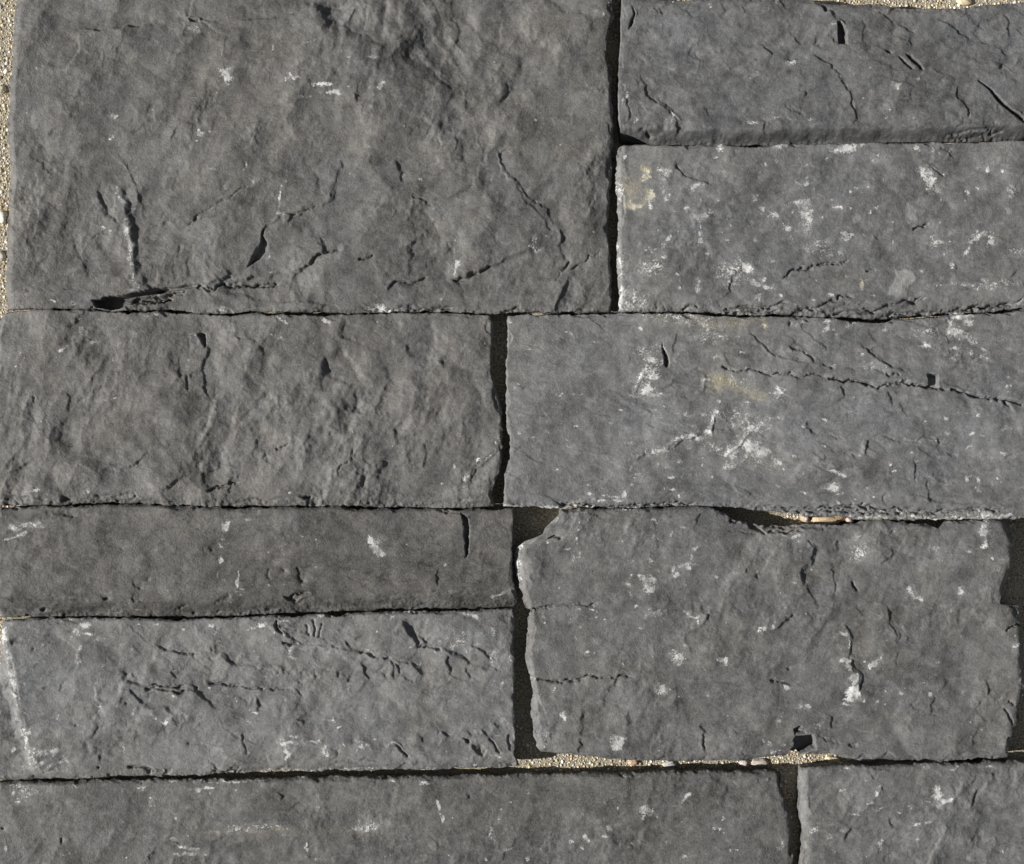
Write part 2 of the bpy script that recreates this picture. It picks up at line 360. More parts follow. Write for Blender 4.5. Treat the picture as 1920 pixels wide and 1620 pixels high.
scarp('545,970 610,950 740,930 790,900 850,860 930,820', 4.5, 6, 36); groove('760,930 800,895 850,862', 2, 3); scarp('360,910 430,920 540,965', 2, 6, 30, 1)
scarp('0,1010 60,970 130,930 190,905', 3.6, 6, 30); scarp('20,920 60,900 80,885', 2.4, 5, 20)
scarp('880,1110 940,1050 1050,980', 4, 8, 40); scarp('1130,990 1200,960 1210,910', 4, 4, 24); scarp('1090,940 1130,915', 2.6, 4, 20)
groove('1150,1100 1200,1080 1260,1060 1350,1040', 2.4, 2.6); scarp('1150,1110 1350,1045', 2, 4, 24, 1); scarp('1460,900 1480,870', 3.4, 4, 20); groove('1550,855 1600,838 1625,820', 2.4, 2.4)
scarp('1420,590 1470,540 1500,500', 2, 8, 30); scarp('1430,760 1420,850', 2.4, 8, 28); scarp('1180,590 1230,640', 2.4, 7, 24, 1)
scarp('1830,330 1790,430 1780,520', 3, 14, 40); scarp('1730,700 1725,810', 2.4, 10, 30); scarp('1580,560 1560,700', 2, 10, 30); scarp('1890,980 1920,940', 3, 4, 20)
groove('330,1125 400,1115', 3, 3.4); groove('520,1120 640,1110 740,1100 780,1130', 3.6, 4); groove('640,1135 760,1125', 3, 4); groove('0,1110 150,1125 300,1120', 2.4, 4); groove('1360,1135 1560,1120 1760,1120', 2, 4); lump('60,1130,100,14',-3)
groove('1700,1130 1760,1115', 3, 3); lump('40,1065,80,26', 2)
lump('860,1040,90,60', 2.5); lump('640,680,120,160', 1.8); lump('1050,860,120,60', 2); lump('400,820,60,90', -2); lump('1640,620,70,200', 2.4); lump('1200,340,60,160', -2); lump('120,1040,130,40', 2); lump('700,200,200,60', 1.6); lump('480,440,90,120', 1.6)
F('455,175,20,28 450,190,12,12 350,285,22,24 345,300,16,12 380,265,16,8,30 420,248,16,8,30 510,240,12,16 540,238,24,6 120,312,18,20 75,305,14,8 90,382,6,22 745,185,22,16,-50 770,205,12,6 825,105,16,12 883,85,8,12 790,125,10,6 735,125,10,6 660,262,14,10 640,345,6,10 600,572,22,10,-10 640,562,14,8 868,470,7,7')
F('1080,200,30,5 1520,205,24,10,-40 1575,230,20,10,-30 1600,115,40,9,-25 1560,105,30,6,-25 1720,92,22,6 1830,120,26,10,-20 1855,60,30,6 1250,45,20,14 1260,60,40,5 950,57,22,4 1755,672,7,8 1622,373,6,6 150,1078,60,9,10 215,1065,22,10 500,1085,18,18,-40 1630,1100,20,7 430,120,30,6,20 1180,885,6,6 70,500,6,14 295,18,16,12')
layer(tone, '220,700,140,110 830,1060,60,50 1070,1075,50,40 460,420,90,130 1600,560,80,160 1060,850,100,60 120,240,130,120 1340,160,60,50', .11); layer(tone, '1480,330,60,90 900,360,120,60 1700,280,120,90 600,1140,600,20', -.1)  # the long dark strip paints shade on the sloping bottom band
layer(tone, '60,1060,70,30', .25)
layer(warm, '700,650,420,260 250,250,300,150 300,900,300,150', .55); layer(warm, '40,1060,70,26', .9)
V(560, 560, 3)
scarp('240,100 210,170 215,230', 3, 12, 36); scarp('230,240 130,330 120,460', 4.5, 18, 44); scarp('330,500 300,560 290,640', 4, 12, 36); scarp('470,370 490,450 470,520', 2.4, 10, 30)
scarp('160,600 60,780 60,850', 3, 16, 40); scarp('290,840 290,920', 4, 6, 24); groove('215,970 225,945 280,920', 3, 2.4, .1); scarp('350,930 330,1080', 3.4, 8, 28); scarp('470,900 450,1000', 2.4, 8, 30)
scarp('590,250 610,330', 2, 8, 26); scarp('760,120 790,180 800,240', 2, 10, 34, 1); scarp('680,800 700,880 690,960', 2.4, 8, 30); scarp('800,340 800,400', 2.4, 6, 24); scarp('520,740 560,830', 2.4, 8, 28)
scarp('1130,840 1080,890 1000,950 965,1000 970,1070', 4.6, 3, 26); groove('1110,850 1050,905 990,955 962,1000', 2.6, 2); scarp('1075,1000 1070,1060', 1.6, 4, 20)
scarp('1090,90 1105,180 1085,300 1080,400', 5, 8, 20); groove('900,1135 1000,1115 1080,1105', 2, 4); lump('1000,1120,90,18', 2)
groove('0,1120 100,1120', 2, 4); scarp('60,650 80,640', 2, 4, 16); lump('180,765,16,12', -3)
lump('190,640,60,120', 2.4); lump('420,480,60,100', 2); lump('620,640,90,180', 2); lump('900,300,140,140', 1.8); lump('800,760,100,120', 2); lump('60,250,60,130', 2.4)
F('150,120,26,10,-30 150,130,14,10 430,45,50,16 500,60,26,10 440,60,60,8 1070,350,8,16 1105,815,12,10 1130,790,8,16 868,930,9,28 940,990,20,24 945,1010,16,16 945,1060,10,24 1010,915,12,10 1000,1080,12,8 810,1050,8,12 780,470,6,6 610,490,5,5 680,505,5,5 525,830,5,5 345,760,5,14 75,675,5,12 1090,340,6,6 1045,255,5,12 1130,640,5,20')
FL('1110,850 960,975', 6, .55)
F('860,1085,110,14,5 700,1090,30,10', .4)
layer(tone, '700,600,200,160 120,1000,60,40 820,1080,150,22 560,900,80,60', .09); layer(tone, '200,400,90,100 330,540,40,50', -.1)
layer(warm, '900,500,200,300 300,1050,100,60', .4)

# --- second course, right stone
V(1180, 560, 2.5946)
pit('153,198 162,232 176,255 190,285 192,312 182,336 172,332 168,300 158,245', 16, 2)
scarp('560,150 620,200 680,250 760,290 860,312 900,325', 4, 3, 30); groove('565,155 640,215 690,256 770,294 890,322', 2.4, 2); scarp('560,195 640,240 700,280', 2.4, 4, 18, 1)
scarp('770,225 820,258 860,290 895,320', 5, 4, 26); scarp('1095,210 1160,255 1220,300 1250,320 1310,345 1365,365', 5, 5, 30); groove('1180,265 1225,305 1300,340 1365,362', 2.6, 2)
groove('940,322 1010,338', 2.6, 2.2); groove('1050,345 1180,345 1260,362', 2, 2.4); groove('1250,360 1330,372', 2.6, 2)
scarp('190,350 300,345 440,340 560,345 700,362 850,380 960,385', 2.2, 3, 40, 1); groove('440,340 560,345 700,362 850,378', 2, 2.2)
groove('960,383 1060,398 1140,405 1200,425', 3.6, 2.4, .12); groove('1250,405 1340,408 1420,430 1500,440 1560,448', 2.6, 2.4); scarp('840,380 1060,398 1200,425 1340,408', 2, 3, 50, 1)
pit('1448,364 1494,364 1502,405 1500,434 1455,432 1450,400', 13, 2); scarp('1520,350 1600,300 1700,250', 2, 10, 36)
pit('1640,457 1690,463 1728,490 1700,490 1665,472', 10, 2.4); groove('1560,448 1640,458', 3, 2); pit('1806,495 1840,502 1866,538 1842,522', 10, 2.4); groove('1700,485 1850,496 1920,500', 3, 2.6); scarp('1590,450 1720,490 1850,500 1870,540 1920,545', 3.6, 4, 50, 1)
scarp('1010,425 1030,450 1050,490', 4.4, 3, 20); scarp('1255,440 1270,500 1278,520', 3.6, 3, 22); scarp('1310,510 1355,570', 2, 5, 20); scarp('470,270 478,330', 3, 3, 18)
scarp('900,500 1000,490 1150,485', 1.4, 4, 24, 1); lump('1110,550,90,40', 1.8); scarp('1050,550 1058,600', 1, 3, 15)
scarp('870,590 880,640 905,668', 3, 3, 22); groove('905,668 1000,664 1150,660', 2, 2.2); groove('1180,668 1260,675 1340,688 1500,690', 2.2, 2.2); scarp('1490,690 1505,715 1490,735', 3, 3, 16)
scarp('1165,685 1160,720 1140,765', 4, 3, 22); scarp('1145,690 1130,760', 1.6, 3, 18, 1); scarp('980,735 990,760', 2.4, 3, 14); scarp('1170,690 1240,750', 1.6, 5, 24); groove('1530,745 1600,765', 1.6, 2.4)
scarp('880,740 960,800', 1.8, 4, 20); scarp('1440,880 1450,950 1470,990', 3, 5, 20); scarp('1235,940 1215,990', 3, 4, 18); scarp('1000,180 1040,200 1100,215', 1.6, 5, 24); groove('1040,765 1130,772', 1.8, 2.2)
ridge('0,760 60,760 200,740', 1.6, 4); ridge('160,745 250,680 390,660', 2.6, 4); ridge('390,660 405,620 412,560', 2.4, 3.5); ridge('450,770 520,720 600,640', 2.6, 4); ridge('0,790 80,750', 2, 4)
ridge('10,460 80,360', 2, 4); ridge('300,475 360,440 372,370', 1.6, 4); ridge('420,550 480,590', 1.6, 3); scarp('200,740 260,690 350,668', 3, 4, 24); scarp('400,650 480,630 520,650', 2.4, 4, 20)
groove('200,480 270,485', 1.4, 3); groove('940,1010 1200,1020 1500,1030', 1.6, 4); scarp('600,640 680,700', 1.8, 5, 26)
groove('600,1010 800,1020 1100,1015 1400,1030 1900,1030', 2.6, 3.4); groove('700,1030 1000,1035 1500,1042', 2.6, 3); groove('0,1005 200,1000 330,1002', 2.4, 3)
groove('1070,120 1110,130', 3, 3); pit('1165,98 1190,98 1215,118 1190,115', 6, 2); groove('765,135 785,118', 3, 2.4); groove('1480,850 1560,850', 1.4, 3); scarp('1130,150 1180,200 1280,260', 1.6, 8, 26)
lump('330,130,30,6', -2); lump('850,260,130,40,-10', 2); lump('1700,360,180,40', 2); lump('300,560,200,80', 1.5); lump('700,780,60,60', -1.5); lump('1250,900,200,60', 1.6); lump('900,180,160,50', 2)
F('455,62,12,24,-30 525,60,12,6 1085,122,24,16 950,150,14,36 985,150,8,8 1250,150,7,12 1610,80,30,12,-20 1650,105,28,16 1560,105,20,20 1605,75,60,5 840,120,12,6 295,130,7,6 545,262,10,9 130,305,50,16 120,355,28,16 125,380,20,10 95,440,24,24 125,465,24,10 740,450,24,28 720,470,18,18 1085,484,8,6')
FL('1560,150 1600,160 1640,185 1665,195', 9, .9); F('1690,180,14,6 1450,230,20,10 1830,423,8,7 1865,425,8,6 1548,583,12,12 1822,633,9,9 1657,722,8,7 1376,750,9,8 1560,825,12,8 1440,600,5,5 1550,655,12,5')
F('670,745,26,16,-30 720,790,20,14,-20 505,748,18,22,40 485,812,28,16,25 600,720,40,24 640,760,20,12 1000,840,26,10,-30 1038,855,16,9 985,910,46,16 970,925,30,7 1025,990,14,7,-50 950,997,10,7 820,762,30,7 723,918,10,10 205,880,10,7 255,868,6,5 243,970,6,6 150,808,8,6 165,918,5,5 1165,918,5,5 1700,940,20,7,-20 1640,880,10,30 1705,880,12,26 1790,873,5,5 12,820,8,8 10,910,14,5 1190,968,5,5', 1)
F('640,780,90,50 560,740,80,40 100,740,140,30 90,260,120,60 300,560,120,20 520,560,90,60 630,620,120,50 80,430,60,60 300,660,60,20 400,730,60,40 240,90,200,40 1850,640,60,14 1700,560,200,8 1200,330,120,26 40,870,40,30', .3)
F('500,400,140,50 400,180,160,60 1450,170,120,50 1650,270,160,60 1500,700,160,8 1600,1050,300,16 1300,1035,300,10 40,1015,90,10 200,1000,120,6', .28)
FL('390,640 410,565',6,.6); FL('160,745 250,680 385,662',8,.5); FL('470,760 600,640', 9, .5); FL('10,460 80,350', 7, .4)
layer(tan, '420,385,50,40 480,400,60,30 430,440,22,34 560,440,80,30 380,440,14,20 620,480,70,30', .68); layer(tan, '340,110,180,40 560,110,140,36 140,90,60,30 430,280,30,16 700,830,60,30 400,720,30,20 650,110,22,14', .4); layer(tan, '652,140,18,10', 1.3)
F('655,138,16,9 430,280,20,8', .8)
layer(tan, '930,1060,60,20', .0)
layer(tone, '1170,325,100,22 420,400,90,60 1780,740,80,60 200,120,260,60 1100,1000,160,30 1100,545,90,40 600,600,160,70 560,800,120,60', .14); layer(tone, '400,900,360,40 1150,850,160,40 200,960,160,40 1000,760,80,30', -.12)
layer(warm, '400,120,360,80 450,420,150,80 600,800,160,70', 1.0); layer(warm, '1300,600,600,260 100,560,160,160', -.7)
V(880, 920, 5.0625)
F('640,165,220,12 430,160,90,10 780,150,120,10 960,110,80,24 1250,90,90,14 1430,80,50,14 1450,30,24,50 1080,180,60,20 1340,40,60,10 1500,180,60,8', .9)  # flecks, plus the lit bottom bevel painted as a pale strip
groove('840,140 1000,150 1300,150 1620,140', 3, 2.6); groove('860,125 950,115 1100,130', 2.4, 2.2); layer(tan, '970,180,50,20', .7)
layer(tone, '700,165,200,12',.2)  # light on the bottom bevel, put into the tone

# --- third course, upper left dark stone
V(0, 930, 3)
lump('370,105,110,22', -4); scarp('250,80 300,120 400,128 540,110', 3, 5, 20, 1); groove('0,75 60,70 130,75', 3, 2); groove('0,215 60,220', .8, 3)
scarp('1165,290 1180,320', 3, 3, 12); scarp('1125,300 1140,330', 1.6, 3, 12); lump('835,460,12,8', -3); groove('590,575 610,565', 3, 2.4); scarp('730,490 790,530', 3, 4, 16); scarp('740,580 800,605', 3, 4, 14)
groove('1005,640 1050,605', 3, 3); groove('1640,268 1790,242', 1.2, 2.6); groove('1515,400 1510,460', 1.8, 3.4)
pit('215,640 250,625 268,635 245,660 222,655', 8, 4); lump('1090,662,10,7', -5); lump('1215,662,16,6', -5); lump('1600,412,20,12', -4); scarp('1665,400 1680,450 1670,500', 5, 6, 18); lump('1690,480,20,30', -3)
pit('1590,545 1660,560 1690,545 1755,540 1740,560 1700,575 1650,600 1620,590', 7, 4); groove('1620,560 1740,545', 3, 3); groove('1640,600 1760,570', 3, 4); scarp('1700,635 1725,625', 3, 4, 14)
lump('120,600,200,36', 1.5); groove('0,565 200,590 500,560 720,560', 1.6, 6); groove('1200,600 1300,560', 2, 4)
F('1275,170,28,24 1280,120,22,22 1290,150,14,14 1225,130,8,16 1315,145,8,12 1332,200,6,6 1255,243,12,9 1240,280,10,16 1288,267,5,5 1243,362,24,18 1230,455,10,24 1270,475,12,6 1345,460,10,40 1350,490,16,24,-30 1375,520,18,12 1335,535,14,8 1365,560,22,10 1415,502,18,6,20 1360,410,8,8 1460,100,8,10')
F('85,185,30,20 140,212,24,9,10 45,240,14,8 100,225,20,8 180,160,50,16 225,165,26,22 230,185,20,8 10,110,14,26 60,240,60,5,12 165,235,10,8 1510,505,16,14 1600,488,16,12 1590,298,10,5 1695,232,5,5 1780,238,5,5 395,568,9,8 1000,485,5,5 1785,395,5,5 1885,395,5,7 1385,135,20,8 650,665,6,6 1510,308,5,5 780,645,12,5')
F('110,175,90,26 1380,130,30,16 340,195,40,18 150,640,140,20 960,620,60,12', .4)
layer(tone, '180,380,160,120 1250,140,80,80 80,170,110,40 1280,520,60,40', .13); layer(tone, '650,330,260,160 1700,480,80,70 500,630,600,50 1500,620,500,60 320,110,90,25', -.13)  # long dark strips paint shade on the steep bottom band; rest is stone colour
layer(warm, '900,600,500,50 550,170,160,40 1700,300,220,90 1280,500,70,50 150,600,200,40', .7)
layer(tone, '1920,650,100,30', .1)
V(0,0,1)
pit('864,960 878,970 882,990 880,1015 876,1040 870,1048 872,1020 870,990', 12, 2); scarp('845,960 868,966 880,990 874,1046', 3, 3, 24); groove('640,954 664,960', 4, 2); groove('813,955 850,962 866,966', 5, 2)
F('703,1015,10,12,-40 707,1030,12,8,-50 712,1038,8,8 695,1012,6,4 832,1060,3,4', 1.1)
F('965,1095,4,18 945,1112,16,3,10 930,1116,8,3', 1.0)
scarp('820,1060 815,1085 825,1100', 3, 4, 16); scarp('960,1110 970,1125', 4, 4, 10); groove('640,1080 700,1085 780,1075', 1, 4); groove('700,1118 800,1110 900,1112', 1.6, 4); scarp('900,1000 930,1010 945,1000', 1.5, 5, 20)
F('900,1103,20,3 895,975,40,20 525,1045,8,12', .3)
layer(tone, '920,990,40,30 860,1040,60,30', .08); layer(tone, '730,1060,120,40 680,1130,250,14', -.1); layer(warm, '780,1100,160,30 920,1060,40,50', .8)  # bottom band shade continues here, put into the tone
lump('750,1030,90,30', 1.5); lump('560,1010,60,40', 1.2)

# --- third course, lower left stone
V(0, 1140, 3.84)
scarp('20,120 60,200 70,340 90,470 110,600 150,720 180,860 210,960 260,1060 290,1160', 9, 26, 200, 1, .03)
scarp('60,150 90,300 110,420 120,560 180,700', 3, 5, 40, 1); scarp('140,800 150,900 180,1000 240,1160', 2.4, 4, 14, 1); scarp('170,760 190,900 210,960', 2.4, 4, 14, 1)
scarp('560,300 590,360 610,400', 1.6, 5, 20, 1); lump('130,240,22,16', -4); lump('265,295,8,8',-3); scarp('270,360 262,440', 1.5, 4, 20)
scarp('1120,270 1190,310 1300,325 1380,340 1400,375', 3.8, 4, 28); scarp('1510,280 1520,310', 2.4, 3, 12); scarp('1500,360 1530,410', 3.4, 3, 16)
scarp('1560,335 1600,325 1640,370 1690,408', 4.6, 4, 22); groove('1690,408 1800,405 1920,412', 1.8, 2.6); scarp('1230,450 1290,520', 2, 4, 20); lump('1590,345,20,14', 2)
scarp('1500,480 1520,450', 2, 4, 16); groove('1485,545 1560,545 1640,545 1720,560 1820,580 1920,580', 3.2, 2.4); scarp('1485,540 1640,545 1820,580 1920,580', 2.4, 4, 30, 1); scarp('1475,480 1465,560', 2, 4, 18, 1)
scarp('860,520 960,560 1040,580', 3.2, 8, 22); groove('1040,580 1180,592 1300,605 1350,612', 3, 2.2, .1); groove('1100,560 1220,565 1350,570', 2.6, 1.8, .1); scarp('1350,612 1440,625 1500,665 1530,700 1535,740', 3.8, 3, 26)
lump('1380,580,26,16', 3); pit('1400,565 1430,565 1432,595 1410,600', 6, 3); scarp('880,460 900,500', 4, 5, 20); scarp('940,470 990,520', 3, 6, 20)
scarp('840,580 940,600 970,640 1040,710', 3.6, 6, 26); scarp('1000,700 1070,725 1180,740 1250,790 1290,800', 4.6, 9, 28, 0); scarp('860,680 890,690 895,715', 4.4, 3, 14); lump('850,690,24,12', 2)
scarp('1240,800 1245,850', 3, 6, 18); scarp('440,540 420,600', 2.6, 4, 20); scarp('690,550 700,630 740,700 740,745', 1.8, 6, 26, 1); scarp('670,770 720,790', 3, 6, 18)
scarp('710,830 670,890 640,940', 3, 5, 22); lump('620,990,30,40', -3); scarp('700,1050 710,1110', 2.6, 4, 20); scarp('1730,900 1750,980 1770,1060 1780,1110', 3.4, 3, 24); groove('1735,905 1755,990 1772,1070', 2, 2)
scarp('1425,840 1430,870', 3, 4, 14); pit('685,1120 710,1125 725,1145 700,1150', 6, 3); pit('1515,1150 1560,1170 1582,1186 1540,1180', 7, 3); scarp('1500,1110 1560,1170', 4, 4, 16); pit('1780,1150 1800,1155 1790,1170',5,3)
groove('900,1150 1000,1140 1120,1160', 2.6, 3.4); groove('1050,1175 1200,1165', 3, 3); groove('300,1180 420,1180', 2, 3); groove('0,1240 100,1235', 2, 3); groove('1600,1180 1740,1175', 2.4, 3.4)
scarp('1300,880 1200,800', 1.2, 12, 40, 1); groove('760,880 900,890', 1.2, 4); groove('800,940 1000,990', 1.2, 5); scarp('1855,650 1870,720', 3, 3, 16); scarp('1815,640 1815,700', 2, 3, 14); lump('550,845,8,8', -3)
groove('1340,960 1450,980', 1.6, 5); scarp('1170,850 1180,880', 1.2, 6, 30)
lump('1150,460,180,60', 1.8); lump('1700,480,180,50', 1.8); lump('950,860,130,60', 1.8); lump('400,400,180,160', 2); lump('1500,760,150,70', 1.8); lump('800,320,70,90,20', -2.4); lump('1180,950,80,80', -1.6); lump('1650,1040,100,90', 2); lump('300,1000,100,140', 1.8)
F('590,140,55,26 560,170,26,24 645,185,30,8 630,125,40,14 535,225,10,34 720,228,14,18 770,215,16,8 590,270,16,16 610,285,20,8 872,270,10,10 575,330,8,36,-20 310,280,9,10 268,370,6,24 1160,250,10,14 1130,120,26,12 1540,180,12,14 1600,160,8,12 1500,125,24,14 1590,235,14,8 1810,190,22,13 1800,145,30,10,20 1890,125,34,12,10')
F('955,745,9,20,-35 1090,760,20,16,-40 1140,795,36,14,-35 1200,825,26,24 1710,655,14,18 1555,632,8,10 1455,658,8,7 1510,572,16,10 1845,755,34,7 1855,790,12,6 1635,625,8,8 1830,295,8,8 1610,630,5,8 1800,735,10,10 750,415,10,26,-30 340,1040,60,26 390,1020,24,30 430,1105,40,14 490,1085,24,26 500,1100,16,16 300,1100,24,10 1690,905,10,20,-30')
F('100,550,16,60 80,400,14,80 100,470,14,60 60,200,30,40 180,980,14,60 220,900,10,50 180,1150,100,16 250,1050,12,70 150,650,16,30 420,800,14,50 880,1020,14,50 1310,1060,10,60 380,1140,50,20 700,580,16,60 730,710,12,40 1600,1050,24,60 580,380,40,30 700,90,80,10 480,80,160,14 250,70,120,14', .5)
FL('28,150 40,260 70,330 58,420 84,500 92,600 130,680 122,780 160,860 168,960 205,1040 230,1130', 6, .42); FL('60,500 110,640', 4, .4); F('40,200,20,40 75,470,12,60 110,640,16,40', .35); F('1780,1190,60,5 1320,160,18,10 1850,1190,60,4',.7)  # pale streaks down the left end paint the sunlit rim
layer(tone, '70,400,30,180 60,200,40,60 140,880,34,160 1250,300,180,90 1700,460,200,60 1550,780,200,110 1000,830,140,60 560,240,80,120 1700,1000,160,100', .13); layer(tone, '20,900,50,200 820,350,70,120 1180,960,90,90 660,1000,60,60 900,960,180,40', -.12)  # left rim patches are painted light, the others mineral tone
layer(warm, '20,900,70,200 1000,1180,700,20', .5); layer(warm, '400,500,500,400 1200,900,200,150', -.4)
V(480, 1120, 3.6923)
pit('140,150 150,155 155,200 190,255 180,262 140,225 128,190', 11, 2); scarp('150,150 150,200 200,270 280,300', 4, 4, 24); groove('350,190 358,270', 2.4, 2); groove('392,165 405,210 400,270', 3.4, 2); groove('462,170 445,230 440,275', 3.4, 2)
groove('180,325 300,330', 3, 3); scarp('270,295 400,290 620,295', 2, 4, 18, 1); scarp('330,330 480,350 620,375 740,400 900,430 940,435', 3, 8, 22, 1); scarp('620,300 640,340 660,372', 4.4, 3, 20); groove('700,385 850,415 940,432', 2.6, 2.6)
scarp('520,320 620,370', 2, 12, 22); groove('640,290 760,280 860,268 980,265', 1.4, 2.6)
scarp('1000,170 1020,215 1070,270 1100,330 1115,345', 6, 5, 24); scarp('1100,270 1140,290 1185,335', 5, 7, 18); groove('1115,345 1200,350 1280,365', 3.4, 2.2); scarp('1290,360 1380,415 1480,465', 5, 4, 20); groove('1295,362 1390,420 1490,468', 2, 2)
scarp('1310,400 1310,450 1340,530', 5, 4, 22); scarp('1430,480 1465,520 1478,570', 2.6, 4, 18); scarp('1470,350 1530,370 1580,410 1610,440', 3.6, 3, 14); scarp('1540,370 1600,400 1635,435', 3.6, 3, 14); scarp('1560,455 1660,520', 2.4, 5, 20); groove('1190,335 1380,345', 1.4, 3)
scarp('715,460 740,490 760,540 800,580', 5, 3, 22); scarp('645,530 650,600', 5, 4, 16); scarp('600,530 620,560', 2.2, 4, 14); scarp('550,500 555,560', 2.4, 4, 14); scarp('830,500 860,540 890,570', 3.4, 3, 16); scarp('915,430 930,500 945,570', 4.6, 3, 20); scarp('960,465 980,510 1000,540', 4, 3, 16); scarp('1080,450 1110,500 1180,550', 3.4, 5, 18); scarp('1010,545 1090,600', 1.8, 5, 20)
scarp('400,490 410,575', 2, 4, 16); scarp('240,480 240,510', 2.4, 3, 10); scarp('160,490 210,510 250,545', 2.6, 3, 16); scarp('280,575 310,610', 3.4, 3, 14); groove('0,630 60,622 150,632 250,640', 2.2, 2.2); scarp('250,630 290,670 325,700', 4, 3, 18); scarp('10,710 15,760 30,800', 2.6, 3, 16)
scarp('280,850 330,900', 2.8, 4, 18); scarp('500,1040 540,1100', 4.4, 5, 22); scarp('860,1030 960,1035 1010,1060', 1.6, 4, 16); pit('945,985 965,1020 1000,1040 1035,1070 1058,1105 1040,1110 1020,1080 980,1050 960,1030', 7, 2.4); scarp('945,985 1058,1105', 3, 4, 22)
scarp('1240,960 1280,950 1320,995', 4.6, 3, 18); pit('1410,965 1450,970 1480,985 1495,1020 1475,1020 1450,985', 8, 2.4); scarp('1445,910 1490,970', 2.6, 3, 16); groove('1618,962 1660,1030 1700,1095', 4.6, 2.6, .12); scarp('1560,930 1600,960', 3, 4, 14); scarp('1635,870 1660,920', 2.4, 4, 16); scarp('1120,955 1150,1000', 2.2, 4, 18)
pit('1500,1020 1560,1015 1608,1050 1610,1075 1580,1105 1530,1085 1505,1055', 5, 5); lump('1530,1052,26,26', 3.5); lump('1585,1060,12,28', 1.5)
groove('500,1160 700,1140 860,1120', 2, 4); groove('160,1180 200,1180', 4, 4); groove('900,1170 1300,1150', 1.6, 5); pit('1095,100 1130,100 1125,122 1105,118',6,3); pit('645,138 665,140 660,160',4,3); groove('480,135 520,130',4,3)
lump('1750,130,30,40', -4); lump('1780,680,14,26', -3); lump('1790,480,10,24', -3); lump('1770,1160,30,20', -3)
lump('800,330,160,40', 2); lump('1300,260,150,50', 2); lump('1050,720,300,120', 2); lump('200,400,100,60', 2); lump('800,540,200,30', 1); lump('250,1050,180,70', 2.4); lump('1200,1060,150,50', 2); lump('380,760,120,100', -1.4)
F('940,145,16,20 1000,100,100,8 200,165,60,6 245,175,16,12 215,280,26,12 140,250,20,10,-30 245,370,10,28,-15 265,420,26,12,-30 250,350,24,8 300,285,20,10 440,140,30,14,20 455,130,20,10 1460,115,60,16,-20 1530,145,34,12,-15 1640,250,16,24,-30 1275,298,12,12 942,412,16,12 570,405,6,8 832,226,7,8 1185,205,8,6 768,245,9,6 85,290,7,12 545,855,10,14')
F('820,650,18,16 430,1000,24,12,-20 470,1050,20,24,-40 490,1075,14,14 385,992,20,8 740,1030,44,14 770,835,7,7 430,773,8,6 565,910,7,30,-40 1700,835,26,26 1715,855,20,12 1705,600,12,28 1658,585,7,24 1705,717,7,9 1625,440,8,14 1445,375,6,5 1525,1170,16,7 230,1080,50,12,-20 200,1050,24,18 235,1010,60,10 15,800,16,8 10,830,10,8 1650,720,6,6 1355,890,5,5 610,1022,5,6 1545,345,14,7 1660,340,7,10 290,965,50,8')
F('1400,300,120,90 1650,400,60,90 1710,1120,60,24 1640,1110,60,8,20 1760,440,20,50 60,180,90,14 780,380,100,8 1230,380,60,10,-20 1130,480,24,14 220,1000,100,60 700,1010,60,10 300,1200,500,7', .45)
layer(tone, '1350,280,180,90 1000,680,300,120 200,380,110,50 250,1060,160,60 1200,1070,180,50', .1); layer(tone, '60,720,80,60 390,900,80,60 1450,680,160,90 560,330,80,30', -.07)
layer(warm, '1600,300,120,120 400,860,100,80', -.6); layer(warm, '180,450,60,60 300,1200,500,10 1560,1060,40,40', 1.0); layer(tan, '1480,110,50,10 240,360,8,20 100,215,24,8', .5)
FL('0,1218 300,1212 650,1200 900,1200 1400,1190', 4, .35)

# --- third course, big right stone
V(880, 920, 5.0625)
groove('720,440 800,432 870,438', 4, 2); pit('790,428 860,430 868,438 820,444',3,1.5); scarp('1050,210 1000,290 930,380', 1.8, 4, 22, 1); groove('530,1125 650,1125 780,1100 950,1085 1100,1070 1220,1065', 3, 2.4, .1); scarp('560,1130 800,1100 1220,1068', 2, 3, 50, 1)
scarp('430,560 520,500 620,460', 3, 6, 24, 1); scarp('500,560 510,700 530,900', 1.6, 8, 30, 1); scarp('590,790 575,880', 1.6, 5, 24); scarp('570,1160 545,1300 535,1500', 2.4, 8, 16, 1); scarp('575,1450 590,1560',1,4,20)
F('470,600,34,110 450,720,26,90 470,820,26,60 800,280,40,20,30 840,240,18,20 560,500,60,24,20 500,540,40,30', .62)  # sunlight on the left edge and broken corner, painted pale
layer(tone, '470,680,50,200 800,270,50,24 560,830,40,100 610,480,80,30', .3)  # the same sunlit edge, lightened in the tone
F('1040,372,12,12 955,408,12,9 1010,440,24,22 1020,490,10,26 930,530,70,8 945,530,16,12 1100,415,12,12 1165,395,12,18 1150,435,16,8 1050,302,8,8 705,832,14,8,-40 730,480,34,24 1530,800,30,14,50 1600,800,24,30 1500,880,20,20 1530,900,34,16,-20 1560,920,12,12 1540,990,12,30 1585,1075,24,22 1170,1100,34,14,-25 1210,1125,14,14 1160,1205,34,12 1200,1190,16,20 1370,1220,26,18 1060,1130,7,7 1040,1125,10,24,-50')
F('935,1185,10,20 965,1220,10,22 955,1240,10,6 710,1235,24,16,-40 700,1190,20,14 1065,1305,12,12 1125,1375,12,7 1030,1380,14,22 1190,1415,26,14,20 1080,1460,6,20 1110,1530,24,20 1170,1535,14,7 1140,1550,10,10 855,925,6,6 1085,1175,12,6 1600,1310,18,12 1290,1225,10,6 1290,1190,12,8')
F('1000,640,90,60 1080,600,60,40 1500,700,60,60 1010,1310,30,20 1550,650,50,30 660,1050,40,40 1380,1000,60,40', .38)
